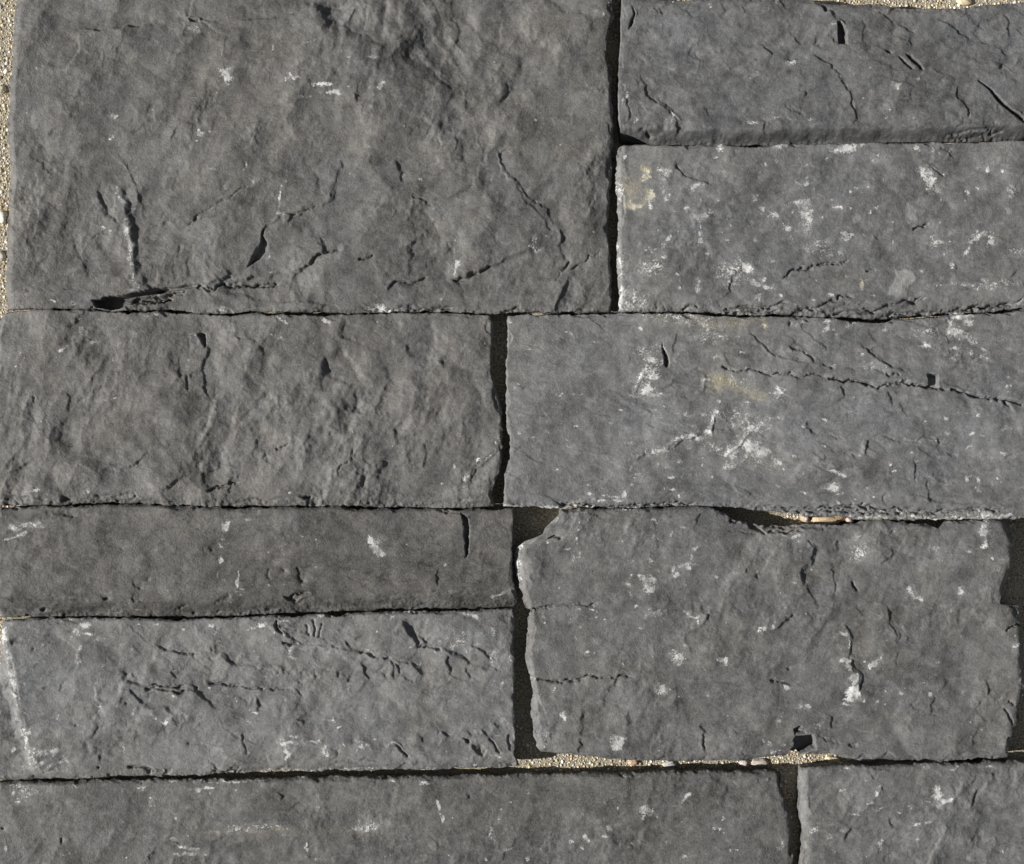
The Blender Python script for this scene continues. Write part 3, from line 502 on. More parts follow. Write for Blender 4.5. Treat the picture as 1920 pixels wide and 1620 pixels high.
layer(tone, '1020,640,120,80 1500,700,90,90 700,380,80,60', .1); layer(tone, '700,650,90,100 750,860,120,40 1000,780,120,40', -.07); layer(warm, '570,1060,40,50 600,1120,60,20', .8); layer(warm, '900,700,300,200', -.3)
lump('1000,620,120,80', 1.5); lump('650,700,90,150', 1.6)
V(1200, 930, 4.3636)
scarp('470,130 475,200 430,260', 2.6, 4, 24); pit('860,212 935,228 975,262 1020,300 1025,322 960,300 900,258', 8, 3); groove('740,176 800,212 870,202', 3, 3)
groove('720,290 900,300 1040,310', 2, 2.4); groove('1040,300 1200,296 1350,305', 3, 2.4); lump('1150,262,200,24', -4.5); lump('1450,250,200,16', -3); groove('1000,250 1200,265 1500,270', 2, 3)
scarp('1240,375 1180,400 1110,460 1060,530 1030,610 980,650', 2.4, 5, 36, 1); scarp('1375,372 1410,395 1425,430 1410,500 1390,560 1330,600 1310,680 1330,740', 5.5, 3.5, 36); groove('1380,376 1412,396 1424,435 1408,520', 3, 2.4); groove('1390,560 1330,598', 2.4, 2.2)
scarp('1330,740 1390,810 1430,850 1440,900 1430,960', 3.2, 4, 30); scarp('1310,620 1330,690 1325,750', 3, 3, 18); scarp('1400,930 1400,1000', 1.8, 4, 18)
scarp('1250,940 1220,990 1150,1005 1130,1040 1080,1110', 3.4, 3.5, 22); scarp('550,940 530,1030 460,1115', 4.6, 6, 24); scarp('860,580 860,640', 2.6, 4, 16); scarp('500,900 520,960', 2, 5, 22); groove('950,680 960,660',2.4,3)
scarp('1600,560 1580,610 1595,680 1590,870', 2.6, 4, 30); groove('1740,690 1768,785', 3.2, 2.4); scarp('1560,350 1640,410', 2, 5, 22); scarp('1640,470 1650,530 1600,580', 1.8, 5, 22); scarp('1690,1030 1725,1180 1730,1320', 4.4, 3, 30); scarp('1730,1320 1740,1400 1790,1460 1800,1520 1770,1600', 5, 3.2, 30); groove('1715,1160 1732,1260 1728,1350', 2.4, 2.2); groove('1745,1410 1790,1460 1798,1530', 2, 2)
groove('1060,1520 1180,1530 1280,1535', 1.8, 2.6); scarp('415,1250 420,1300', 2, 3, 14); scarp('1200,1400 1220,1430', 2.6, 3, 14); lump('480,1475,16,12', -2)
F('460,430,34,12,30 440,445,14,18 420,505,18,24 385,560,40,14,30 350,580,44,12 455,550,40,10,10 400,590,24,12 275,585,18,24 305,635,26,26,-30 315,655,14,16 265,620,10,14 372,722,22,13,-20 155,590,9,16 15,660,24,30 60,690,60,50 105,680,24,24 60,760,50,40 100,770,24,16 550,672,16,9,20 630,665,28,16 640,675,24,8 605,660,10,6 810,640,22,8,-20 945,637,46,7,22 975,625,20,8,22')
F('95,205,10,26,-50 120,215,36,12,-30 140,230,12,12 250,298,18,18 240,310,8,14 380,245,40,10,5 350,250,24,12 95,340,18,20 150,350,10,14 190,355,20,8 320,16,8,8 1280,345,36,16 1310,350,22,12 1300,385,20,8 1200,330,40,10 1165,370,14,14 1125,325,16,8 1255,700,18,7 1270,680,12,24 1300,750,14,24 1295,715,10,8 1195,798,14,7,-30 1180,890,12,20 1240,895,10,7 1350,877,10,7 1190,965,20,10 1260,970,7,7 1380,960,10,7 1370,1000,12,14 1485,972,5,5 1445,912,6,8')
F('1005,1080,36,20 990,1095,20,14 1030,1090,10,20 1100,1015,14,20 1080,1070,20,26,40 1070,1095,16,14 90,910,14,14 145,925,24,6 120,950,50,24 155,975,20,24 215,930,18,12 65,975,14,14 200,1020,14,8 350,955,22,18 380,975,36,14,-30 410,1000,20,14 455,990,44,12,10 485,970,20,22 415,1030,10,16 40,1050,20,9,30 8,1095,14,24 30,1150,12,7 335,1105,6,5 40,1350,34,8,-25 350,1220,30,18 370,1240,24,24 345,1260,12,10')
F('1665,1130,36,14,-15 1690,1115,12,20 1705,1190,9,30 1705,1240,8,14 1690,1340,46,14 1670,1355,30,10,-20 1710,1365,14,18 1715,1405,24,9,-15 1765,1480,20,18 1740,1495,26,7 1750,1560,34,24 1740,1600,40,20 1840,1345,14,8 1910,1375,24,9 1915,1385,20,16 1885,1410,6,5 1655,1240,10,4 1060,1520,6,6 1215,1575,22,24 1205,1565,14,10 1115,1505,5,5 570,958,5,5 600,748,5,4 690,1350,22,30,-40 660,1330,40,20 300,1330,50,40 180,1560,40,34,-40 270,1270,30,20', .9)
F('60,490,60,60 100,560,60,90 300,1350,80,50 180,1580,80,40 640,1340,80,40 1480,330,150,16 1790,500,90,60 1150,620,40,30 1100,270,160,16', .3)
layer(tone, '1000,420,160,60 80,530,100,90 1150,520,60,60 1800,420,140,90 250,200,150,50 640,850,240,60', .1); layer(tone, '400,800,200,60 1400,1100,160,200 800,480,120,90 1640,860,140,140', -.07); layer(warm, '1200,270,240,30', 1.2); layer(warm, '1750,1000,150,300', .3)
lump('1200,520,140,120', 2.4); lump('700,560,160,130', 1.6); lump('300,950,160,100', 1.4); lump('900,1300,260,150', 1.6); lump('1520,500,80,160', 1.6)
V(940, 1240, 2.7429)
scarp('430,250 410,330 400,380', 4, 3.5, 26); groove('428,255 410,340', 1.6, 2); scarp('395,385 400,410 395,460', 3, 3, 16); scarp('645,270 640,330', 3, 3, 18); scarp('655,240 655,330', 1.6, 3, 14); scarp('1005,320 1030,370 1040,430 1050,480', 4, 3.5, 20); groove('1025,370 1045,430 1048,470', 3, 2)
groove('1380,105 1440,112 1540,100', 2.2, 2.2); scarp('1475,30 1480,50', 2, 3, 12); scarp('1700,260 1690,340', 3, 5, 20); groove('1080,330 1160,318', 1.6, 2.6); groove('1180,360 1310,365', 1.4, 2.6); groove('160,85 200,100 310,105 430,90 540,75 690,78', 2.4, 2.4); scarp('160,85 690,78',1.4,3,30,1)
scarp('180,130 220,250 250,330', 1.6, 6, 26, 1); scarp('430,80 440,100', 3, 3, 12); scarp('160,100 190,250 200,380 250,460', 2, 7, 20, 1); groove('1780,435 1830,425', 1.6, 2.6); groove('1610,385 1700,400 1750,440', 2, 2.6); scarp('1600,440 1650,450 1700,475', 4, 4, 18)
pit('1500,400 1508,380 1600,378 1612,400 1615,440 1600,452 1560,470 1540,485 1470,490 1490,450 1502,430', 34, 2.5); pit('1500,350 1535,325 1548,332 1530,350 1558,356 1565,366 1530,362 1510,368 1500,380', 9, 1.6); lump('1650,470,50,16', -4); scarp('1230,460 1265,480',2,4,16)
F('595,400,30,26 600,425,30,22 580,430,18,14 640,388,12,9 610,385,20,10 810,452,9,9 320,275,24,16 330,290,12,9 282,150,8,20,-20 310,440,13,12 600,217,6,7 282,362,6,12 1470,135,14,14 1480,150,10,7 1465,222,9,8 1540,232,40,14 1580,228,14,9 1500,290,10,10 1425,300,14,12 1440,275,6,20,-20 1375,425,16,14 1455,410,16,10 1350,410,8,8 1400,455,22,10 1395,470,10,8 1430,440,8,7 1240,465,26,8,-20 1575,370,12,6')
F('1780,0,26,8 1790,30,20,8 1815,75,14,12 1810,100,20,8 1815,130,26,14,20 1800,160,36,12 1810,185,22,12 1770,190,26,8 1780,220,30,5 1855,200,6,8 1910,15,20,10 1920,5,10,10 1885,0,6,6 1800,50,16,6 460,68,14,6')
F('180,90,40,10 200,150,16,60 230,420,26,60 215,360,24,60 160,130,12,60 820,130,50,30 1070,170,50,14 930,180,60,30 1400,490,160,5 560,490,200,5 1620,330,60,30', .42)
layer(tone, '180,250,26,200 220,400,40,60 500,150,160,60 1560,150,160,60', .12); layer(tone, '330,300,80,80 1100,250,160,90', -.06); layer(warm, '200,150,40,120', .4)  # the narrow left patches paint rim light, the others are mineral tone
lump('400,200,160,120', 1.5); lump('900,200,200,120', 1.5); lump('1350,300,160,90', 1.4)
V(1560, 930, 3.0556)
scarp('355,285 340,325 300,350 270,385', 3.6, 3.5, 22); groove('352,290 338,325 305,345', 2.4, 2.2); groove('120,485 138,548', 3, 2.4); scarp('305,630 320,680 350,740 370,800 352,860', 4.4, 3.5, 30); groove('315,660 345,730 368,800 355,850', 2.2, 2.2); scarp('370,870 345,980', 2, 4, 22)
scarp('330,220 350,200', 3, 4, 14); scarp('190,690 320,688', 1.2, 4, 40, 1); scarp('25,270 45,310', 2, 4, 16); scarp('140,640 160,690', 2, 4, 18); scarp('440,200 420,170',2,4,14)
scarp('895,1050 885,1100 885,1145', 4, 3.4, 20); scarp('855,1160 850,1190 810,1215', 3.4, 4, 18); scarp('600,1140 570,1190 545,1245', 3, 5, 22); scarp('660,1050 620,1120', 1.8, 5, 22); scarp('430,1180 465,1225', 2.4, 4, 18); scarp('440,1320 445,1350',2,4,14); scarp('740,880 760,900', 1.6, 4, 16)
scarp('850,720 900,680', 1.6, 5, 24); groove('980,760 1040,740 1080,735', 2.4, 2.4); groove('1020,1180 1060,1215', 4, 3); groove('990,1240 1030,1265 1050,1310', 4, 3); scarp('1045,215 1060,260 1062,380', 5, 4, 20); groove('90,1435 145,1415', 1.8, 2.6); groove('880,630 970,625', 1.6, 2.4); groove('880,1500 1000,1490', 2, 3)
groove('700,1480 850,1465 940,1470', 1.4, 4); scarp('900,1290 1000,1260', 1.2, 5, 20); scarp('420,800 415,850', 2, 4, 16); scarp('640,1050 670,1020', 1.4, 5, 18)
F('365,203,18,12,25 875,185,34,30 870,200,24,22 880,160,20,10 885,260,14,22 870,280,26,14 860,290,10,10 790,315,12,10 830,295,5,5 870,327,6,5 455,545,14,26,-30 470,560,20,16 500,575,20,14 740,550,20,20 660,608,9,9 615,622,6,6 693,620,6,5 560,680,6,5 1060,670,9,9 1055,718,10,9 1035,862,30,8 1070,870,8,12 1015,735,14,6')
F('68,792,30,10,-10 93,830,7,16 95,855,8,8 75,940,30,16 100,955,14,16 98,985,20,9 115,1045,16,6 140,1040,12,18 125,1095,20,14 110,1125,24,12 120,1145,24,16 90,1155,26,8 95,1190,24,4 300,833,20,5 350,835,12,12 295,862,8,5 283,780,5,8 287,912,9,10 185,940,9,7 235,968,24,7,10 260,950,20,6,25 275,930,12,7 220,985,6,6 402,1080,9,18 390,1122,16,6 335,1112,6,6 565,1125,20,12 570,1135,10,16 172,1172,7,10 258,1195,10,22 262,1175,8,7 310,1196,7,6 22,855,5,10 520,1072,7,5', .95)
F('180,250,80,60 150,340,60,60 400,400,40,40 600,300,160,60 470,540,60,50 740,540,60,50 950,420,60,90 900,190,80,70 800,1080,40,5 1000,1440,40,40 560,630,60,20', .36)
layer(tone, '180,300,100,90 400,400,60,60 700,320,200,120 940,400,80,140 960,1060,100,120 980,1400,60,100 600,1380,200,50 900,690,100,40', .11); layer(tone, '600,430,120,60 600,960,200,100 200,1100,160,100 700,620,100,40', -.07); layer(warm, '380,680,90,50 360,960,30,100 1020,820,50,80 300,1000,80,100', .5)
lump('250,280,140,120', 1.6); lump('700,400,200,140', 1.8); lump('850,1000,160,160', 1.6); lump('500,1300,200,90', 1.4); lump('960,700,80,50', 2); lump('250,850,60,130', 1.2)

# --- bottom course
V(0, 1420, 2)
scarp('1035,130 1050,150 1040,160', 3, 3, 14); scarp('1745,140 1750,160', 3, 4, 12); scarp('740,340 860,300 960,300 1150,318', 2, 7, 30, 1); scarp('1150,310 1155,390', 1.4, 4, 18); lump('1100,250,160,40', 1.6); scarp('1060,210 1120,180 1150,195', 1.5, 4, 18)
scarp('1590,310 1650,340', 2, 5, 18); lump('225,327,6,6', -4); lump('3,278,5,5', -4); lump('1600,200,200,90', 1.6); lump('500,250,200,60', 1.5); lump('180,160,150,50', 1.5); scarp('1200,190 1260,220', 1.6,6,24); scarp('920,310 900,380', 1, 5, 18)
F('525,118,20,8 500,110,16,5 700,120,14,9 740,128,12,12 765,115,26,8 780,110,18,5 785,137,7,7 885,122,12,3 275,117,10,5 550,158,10,10 545,175,10,14 560,190,12,5 697,190,8,12 643,213,14,4 650,240,8,14 578,238,6,5 640,315,26,8 700,302,16,7 690,350,36,5,-18 735,358,14,5 690,375,40,10 720,385,28,9 775,378,10,5 655,365,12,6 240,375,22,6 452,252,8,3 830,247,5,5 8,345,8,14 640,102,20,4')
FL('665,343 740,362', 3.5, .8); FL('1642,172 1648,205 1658,238', 3.5, .8); F('1645,185,5,14 1657,235,5,9 1692,232,4,4 1870,240,8,12 1885,210,4,9 1845,290,8,20 1855,320,8,14 1840,305,5,8 1825,385,6,10 1893,358,10,5 1910,350,12,4 1445,382,5,7 1463,368,6,6 1280,372,4,4 1580,375,4,8 1185,390,4,7 1665,108,10,12 1915,182,6,6 1832,98,6,4 1905,72,8,8 1590,103,24,9 1512,260,6,5 1565,228,4,4 1150,345,4,24 1470,100,20,3', .9)
F('130,140,100,34 60,160,60,50 860,285,90,14 1040,260,90,20 930,275,60,16 1180,190,30,14 1220,205,40,14 1340,285,90,20 1380,260,60,26 1440,260,30,14 520,300,80,14 60,110,60,6 1180,160,10,20 880,260,100,10', .42)
layer(tan, '780,290,60,10 940,285,90,14 1060,270,60,14 1350,290,60,16', .42)
layer(tone, '100,150,130,50 30,260,60,50 950,280,200,18 1350,280,120,24 1180,200,80,24', .16); layer(tone, '330,250,130,60 800,350,200,26 1500,350,200,60 950,330,160,16', -.09); layer(warm, '950,280,260,30 1350,280,120,30', .9); layer(warm, '1600,200,400,120', .3)
F('1100,78,60,3 850,92,200,3 1240,72,50,4 1130,75,30,4 900,98,80,3', .8)
V(960, 1380, 2)
scarp('830,175 870,195 930,180 920,150', 2, 5, 20); scarp('740,150 900,160', 1.2, 6, 22, 1); lump('965,170,5,5', 2); scarp('1020,200 1035,250 1060,290', 4, 4, 14); groove('1010,150 1025,230', 3, 3); scarp('820,200 780,260', 1.4, 9, 30); scarp('1045,300 1060,380 1062,430', 4, 4, 14)
scarp('1110,225 1115,270', 3, 4, 16); scarp('1095,240 1130,300', 1.6,5,20,1); scarp('1270,340 1235,395', 4, 5, 18); scarp('1410,310 1425,345', 3.6, 4, 16); scarp('1750,190 1740,220 1710,265', 4, 6, 20); scarp('1760,145 1790,140 1810,160', 3.2, 3, 14); scarp('1330,125 1355,155', 2.8, 3, 14); scarp('1265,110 1300,145', 2, 4, 16); scarp('1420,430 1385,470', 2.6, 4, 16); scarp('1650,180 1665,230', 2, 6, 22); scarp('1560,300 1700,290', 1, 6, 24,1); scarp('1380,180 1375,200',3,4,12)
lump('1300,220,120,80', 1.6); lump('1600,350,160,60', 1.8); lump('1830,250,80,100', 1.4); lump('600,250,200,80', 1.4); lump('300,300,160,60', 1.2); groove('1560,470 1800,470', 1.5, 5); groove('1200,120 1260,118',1.5,3)
F('60,215,10,14 505,280,14,12 520,290,30,14 545,308,8,9 500,310,16,6 245,248,5,5 263,306,6,6 345,262,4,4 380,235,5,4 650,235,14,12 670,230,20,7 640,248,20,5,30 610,272,16,4 715,227,9,5 695,200,6,5 435,158,20,9 490,155,10,5 798,305,7,14 785,355,10,9 795,372,5,5 765,350,10,9 370,355,9,16 350,385,20,6 375,365,7,7 275,390,14,14 285,405,9,9 180,408,12,7 225,407,9,9 262,440,10,8 275,380,8,10 450,415,4,4 575,398,7,7 1010,420,14,9 1020,400,7,12 820,430,5,8 845,432,8,5 60,475,10,10 650,465,14,9')
F('1240,204,20,4 1230,208,10,4 1375,185,9,12 1360,210,9,11 1340,250,14,5 1370,275,10,4 1455,287,5,5 1355,240,8,14 1600,205,14,20 1615,235,26,16 1640,240,16,14 1600,255,14,10 1610,270,14,6 1590,220,20,6 1555,112,26,7 1645,118,16,6 1250,120,16,5 1285,300,30,5 1245,355,12,7 1195,375,12,20 1380,425,6,22 1520,385,10,8 1430,258,5,5 1570,315,16,7 1130,350,18,14 1665,110,10,4 1560,240,12,5 1790,115,10,4 1870,120,8,4', .95)
F('1115,240,12,8 1110,430,12,60 1130,200,20,30 1880,220,40,60 1500,330,80,30 1850,420,70,40 1780,120,80,6 400,470,26,20 1440,400,60,40 400,320,100,60', .32)
layer(tone, '1090,220,14,90 1110,430,18,60 1300,180,160,40 1880,250,60,120 1600,400,200,60', .14); layer(tone, '550,230,300,80 200,350,200,60 700,400,200,50', -.08); layer(warm, '500,220,500,140', .35); layer(warm, '1500,300,400,200', -.3)  # the two left end patches paint a sunlit rim, the others mineral tone

V(0, 0, 1)
FL('945,951 1000,952 1048,953 1110,952', 2.2, .75); FL('1598,969 1650,970 1700,971 1800,971 1895,969', 3.0, .8); FL('1840,965 1900,966', 2, .6)  # pale lower lip: painted light on the bevel, sandy dirt farther right
layer(tan, '1000,952,50,3 1100,951,50,3 1650,970,70,4 1780,970,110,4 1520,966,30,3', .5)

# --- the big breaks of the large stone again, as long joined ledges
V(0, 0, 2)
pit('346,1128 390,1113 480,1104 560,1086 640,1076 600,1100 560,1110 640,1112 600,1128 520,1138 480,1142 450,1158 400,1160 362,1150', 30, 2.5)
pit('560,1086 700,1066 745,1070 720,1080 640,1094 600,1100', 9, 2.5); groove('520,1128 640,1106 700,1092', 4.5, 2.5); groove('560,1140 650,1122', 4, 2.5)
scarp('330,1120 480,1090 600,1072 720,1058', 2.6, 3, 26, 1)
scarp('720,1085 790,1084 850,1062 900,1042 1000,1036 1035,1010', 5, 4, 26); groove('720,1084 800,1084 860,1060', 3, 2.4); groove('870,1080 960,1074 1050,1060', 3.4, 2.4)
scarp('1500,1150 1000,1140 760,1090', 1.5, 8, 40); scarp('820,1060 850,1030 860,1020', 4.5, 4, 18)
scarp('440,690 470,780 495,880 500,990 535,1085', 4, 12, 60, 0, .1)
scarp('1090,820 1200,770 1240,745 1262,690 1285,590', 5, 4, 40, 0, .1); groove('1095,815 1200,768', 2.6, 2); groove('1238,748 1262,690 1285,600', 2, 2)
scarp('1000,840 1060,800 1095,815 1085,850', 3.4, 3, 20); scarp('1090,1020 1140,1012 1210,945 1188,880', 5.5, 4, 40, 0, .1); groove('1085,1022 1140,1012 1212,946 1280,942', 3, 2.2)
scarp('290,112 400,106 500,101 582,94', 3, 3, 30, 0, .08); scarp('300,118 296,180 255,275', 3, 4, 40, 1, .1)
pit('695,62 745,70 750,88 715,84', 6, 3); scarp('660,68 700,60', 2, 4, 20); scarp('860,78 960,78 1050,70 1180,40', 2.4, 5, 30, 1)
scarp('905,100 895,150 910,200', 1.8, 16, 40); lump('960,130,60,60', -1.2)
scarp('1560,760 1640,740 1720,720 1830,712', 3, 6, 60, 0, .1); scarp('1430,1085 1480,1062 1560,1060 1625,1055', 4, 4, 24); scarp('1700,1058 1760,1035 1840,1000 1920,955 2020,930', 5.5, 5, 40, 0, .08); groove('1700,1057 1770,1035 1850,995', 3.2, 2.4)
scarp('265,915 330,895 400,885', 2.6, 4, 24)
scarp('1865,560 1870,610 1910,670 1960,720 2040,790 2095,850', 3.4, 4, 40, 0, .08)
scarp('350,700 390,800 460,880', 2, 9, 40); scarp('1480,600 1500,680', 2, 8, 30); scarp('1540,880 1530,960', 2, 8, 30); lump('110,900,110,90', 2.6); lump('1090,930,90,70', 2.4)
scarp('60,480 150,495 260,470', 1.6, 12, 50, 1); lump('1030,870,40,40', 1.6)
pit('745,1165 800,1172 830,1182 790,1180', 6, 2); groove('1340,1160 1480,1155 1650,1148 1700,1160', 3.4, 4)
F('1180,318,10,4 1215,312,16,6 1240,318,10,3 1250,350,26,5,-8 1300,320,8,4 1436,318,12,10 1080,290,8,12 1110,298,16,4 850,285,14,12 1712,992,12,16 1705,1020,4,14', .5)

V(0, 930, 3)
F('1275,170,26,24 1282,185,16,10 1255,243,13,10 1240,280,10,16 1243,362,20,12 1345,460,9,34 1372,520,16,10 1340,540,14,10', .6)
V(1140, 240, 2.4615)
F('190,320,22,18 130,352,34,13 168,200,14,16 170,235,12,14 60,300,10,40 200,300,14,20', .7)
layer(tan, '170,205,20,40 190,315,26,24 130,352,40,16', .6); layer(tone, '130,270,80,70', .12)
V(1180, 560, 2.5946)
# the long ledge of the right stone of the second course, from upper centre to the edge of the frame, and its bedding
scarp('430,338 560,344 700,360 850,380 960,384 1060,398 1140,405 1200,424 1340,410 1440,432 1560,448 1640,456 1720,488 1850,498 1960,512', 3.6, 5, 34, 1, .05)
groove('440,340 560,345 700,362 850,380 960,384', 3.4, 1.8, .05); groove('960,384 1060,398 1140,406 1210,428 1340,412 1440,434 1560,448', 4.2, 2, .05); groove('1560,448 1640,457 1720,489 1850,499 1960,513', 4.6, 2.4, .05)
scarp('1230,585 1500,592 1800,580', 1.2, 7, 30, 1); scarp('880,480 1100,486 1300,478', 1.2, 7, 30, 1); scarp('1300,700 1600,716 1900,705', 1.4, 6, 30, 1); groove('1200,880 1420,872 1600,884', 1.2, 2.4)
scarp('0,560 300,545 700,560 1100,548', 1.3, 8, 40, 1); scarp('900,820 1300,800 1700,830 1950,815', 1.6, 8, 40, 1)
layer(tone, '1500,560,420,60 1600,640,300,30 700,480,300,60 1150,320,260,40', .07)
V(0, 1140, 3.84)
scarp('1100,262 1200,312 1380,342 1520,330 1640,368 1700,408 1920,412 2100,440', 2.6, 6, 30, 0, .06); scarp('860,515 1040,572 1180,590 1360,612 1440,626 1540,700', 2.4, 6, 30, 0, .06); scarp('1480,545 1720,562 1900,584 2060,600 2160,660', 2.4, 5, 30, 0, .06)
V(480, 1120, 3.6923)
scarp('200,270 330,330 480,348 620,372 740,398 940,434 1080,470 1200,540', 3, 6, 28, 0, .06); scarp('1000,170 1060,270 1115,345 1280,364 1380,415 1480,466 1640,520', 3.4, 6, 28, 0, .06); scarp('640,292 860,268 1000,262', 1.6, 6, 24, 1)
layer(tone, '700,400,500,80 900,720,500,140', .06)

rr = np.random.default_rng(5)
V(0, 0, 1)
for x0, y0, x1, y1, n_, k_, an in ((1170, 280, 1910, 575, 90, .75, 0), (960, 600, 1560, 940, 90, .7, 1), (1560, 600, 1910, 940, 30, .7, 1), (1000, 980, 1880, 1400, 70, .7, 0), (10, 1170, 950, 1430, 50, .7, 1), (30, 20, 1120, 570, 45, .6, 0), (10, 600, 910, 930, 30, .6, 0), (1520, 1450, 1910, 1610, 25, .7, 0), (20, 1480, 1460, 1610, 45, .65, 0)):
    for i_ in range(n_):                                            # small stray chalky flecks and short broken lines
        x_, y_, q_ = rr.uniform(x0, x1), rr.uniform(y0, y1), rr.uniform(1.6, 3.4)
        blob(fleck_rimlight, x_, y_, q_ * (rr.uniform(1, 3.2) if an else rr.uniform(1, 1.8)), q_ * .8, rr.uniform(-15, 15) if an else rr.uniform(0, 180), k_ * rr.uniform(.7, 1.3))

# ------------------------------------------------------------------ shared random fields
n_big = spec(230, 2.4, 12, seed=21)
n_mid = spec(60, 2.0, 5, seed=22)
n_fin = spec(14, 1.5, 3, seed=23)
n_col = spec(120, 1.3, 0, seed=24)
n_col2 = spec(30, 1.0, 0, seed=25)
n_rough = spec(6, 1.0, 2, seed=26)
fib_v = spec(30, 1.7, 4, 2.6, 72, seed=31)      # fibres rising steeply
fib_h = spec(34, 1.7, 4, 3.4, 3, seed=32)       # fibres along the bed
fib_d = spec(30, 1.7, 4, 2.2, -40, seed=33)
def terrace(f, step, sharp):
    q = f / step; b = np.floor(q); r = q - b
    return (b + ss((r - .5) / sharp + .5)) * step
band_h = spec(70, 1.4, 0, 5.0, 0, seed=44)
def scoops(cell, k, off, ax, ang, seed, tilt=.05):
    """shallow conchoidal flake scars meeting in sharp little ridges"""
    r = np.random.default_rng(seed)
    t = math.radians(-ang)
    yy, xx = np.mgrid[0:H, 0:W].astype(f32)
    xx = xx + warpx * 1.5; yy = yy + warpy * 1.5
    u = (xx * math.cos(t) + yy * math.sin(t)) / ax; v = -xx * math.sin(t) + yy * math.cos(t)
    u = (u - u.min()) / cell; v = (v - v.min()) / cell
    nu_, nv_ = int(u.max()) + 4, int(v.max()) + 4
    ju, jv = r.uniform(0, 1, (nv_, nu_)).astype(f32), r.uniform(0, 1, (nv_, nu_)).astype(f32)
    oo = (r.standard_normal((nv_, nu_)) * off).astype(f32); gu = (r.standard_normal((nv_, nu_)) * tilt * cell).astype(f32); gv = (r.standard_normal((nv_, nu_)) * tilt * cell).astype(f32)
    iu, iv_ = u.astype(np.int32), v.astype(np.int32)
    best = np.full((H, W), 1e9, f32)
    for a in (-1, 0, 1):
        for b_ in (-1, 0, 1):
            p, q = np.clip(iu + a, 0, nu_ - 1), np.clip(iv_ + b_, 0, nv_ - 1)
            du, dv = u - (p + ju[q, p]), v - (q + jv[q, p])
            best = np.minimum(best, oo[q, p] + gu[q, p] * du + gv[q, p] * dv + k * cell * cell * (du * du + dv * dv))
    return best - best.mean()

def splits(seed, K, lam, ax, ang, amp, sharp=.035, back=30.0, rough=1.35):
    """broken bedding layers: long ragged little scarps that come and go, the ground recovering behind each"""
    o = np.zeros((H, W), f32)
    for k in range(K):
        n = spec(lam, rough, 2.5, ax, ang + (k % 3 - 1) * 14, seed + k)
        m = np.clip(np.roll(n_msk, (k * 397, k * 611), (0, 1)) - .15, 0, 1.6)
        o += ss(n / sharp * .5 + .5) * m * (1 if k % 4 else -1)
    F_ = np.fft.rfft2(o); r2_ = (FX * FX + FY * FY) * back * back
    o = np.fft.irfft2(F_ * (r2_ * 8 / (1 + r2_ * 8)), s=(H, W)).astype(f32)
    return o * amp
sc_a = scoops(74, .0016, 1.2, 1.5, 40, 201)
sc_b = scoops(27, .0030, .45, 1.7, 62, 202)
sc_h = scoops(40, .0022, .8, 3.0, -7, 203)
n_msk = spec(110, 2.0, 8, seed=51)
sp_v = splits(60, 6, 110, 2.0, 62, 1.25)        # steep chips
sp_h = splits(80, 6, 140, 3.2, -8, 1.25)        # layers along the bed
sp_f = splits(100, 4, 46, 1.6, 50, .75, .06, 16)
crease = -np.abs(spec(70, 1.7, 3, 1.8, 60, seed=121)) * .9 + np.abs(spec(34, 1.6, 3, 1.5, -30, seed=122)) * .35
crease -= crease.mean()
ridge_b = -np.abs(spec(240, 2.1, 6, 1.5, 35, seed=131)) + .6 * np.abs(spec(130, 2.0, 5, 1.4, -35, seed=132)); ridge_b -= ridge_b.mean()
n_chip = spec(70, 1.7, 3, seed=140)
calm = np.clip(.75 + .55 * spec(150, 1.8, 6, seed=141), .22, 1.9)     # smooth worn areas against rough ones
for f_ in (crease, sp_v, sp_f, fib_v, fib_d, n_fin, sc_b): f_ *= calm
del warpx, warpy

def bil(A, X, Y):
    x = np.clip(X + M, 0, W - 1.01); y = np.clip(Y + M, 0, H - 1.01)
    i = x.astype(np.int32); j = y.astype(np.int32); fx = (x - i).astype(f32); fy = (y - j).astype(f32)
    return (A[j, i] * (1 - fx) + A[j, i + 1] * fx) * (1 - fy) + (A[j + 1, i] * (1 - fx) + A[j + 1, i + 1] * fx) * fy

def to_world(X, Y, Z):
    return np.stack([(X - 960) * S, (810 - Y) * S, Z * S], -1)

def pts(s):
    return np.array([[float(c) for c in p.split(',')] for p in s.split()], float)

def noise1(n, lam, seed):
    r = np.random.default_rng(seed); k = np.fft.rfftfreq(n)
    o = np.fft.irfft(np.fft.rfft(r.standard_normal(n)) / (1 + (k * lam) ** 2) ** 1.0, n)
    return o / (o.std() + 1e-9)

def mesh_from(name, co, quads, smooth=True):
    me = bpy.data.meshes.new(name)
    me.vertices.add(len(co)); me.vertices.foreach_set('co', co.astype(f32).ravel())
    me.loops.add(quads.size); me.loops.foreach_set('vertex_index', quads.astype(np.int32).ravel())
    me.polygons.add(len(quads)); k = quads.shape[1]
    me.polygons.foreach_set('loop_start', np.arange(len(quads), dtype=np.int32) * k)
    try: me.polygons.foreach_set('loop_total', np.full(len(quads), k, np.int32))
    except Exception: pass
    me.polygons.foreach_set('use_smooth', np.full(len(quads), smooth))
    me.update(calc_edges=True)
    return me

covered = np.zeros((H, W), bool)

# ------------------------------------------------------------------ materials
def node_mat(name):
    m = bpy.data.materials.new(name); m.use_nodes = True
    nt = m.node_tree; nt.nodes.clear()
    out = nt.nodes.new('ShaderNodeOutputMaterial'); b = nt.nodes.new('ShaderNodeBsdfPrincipled')
    nt.links.new(b.outputs[0], out.inputs[0])
    return m, nt, b

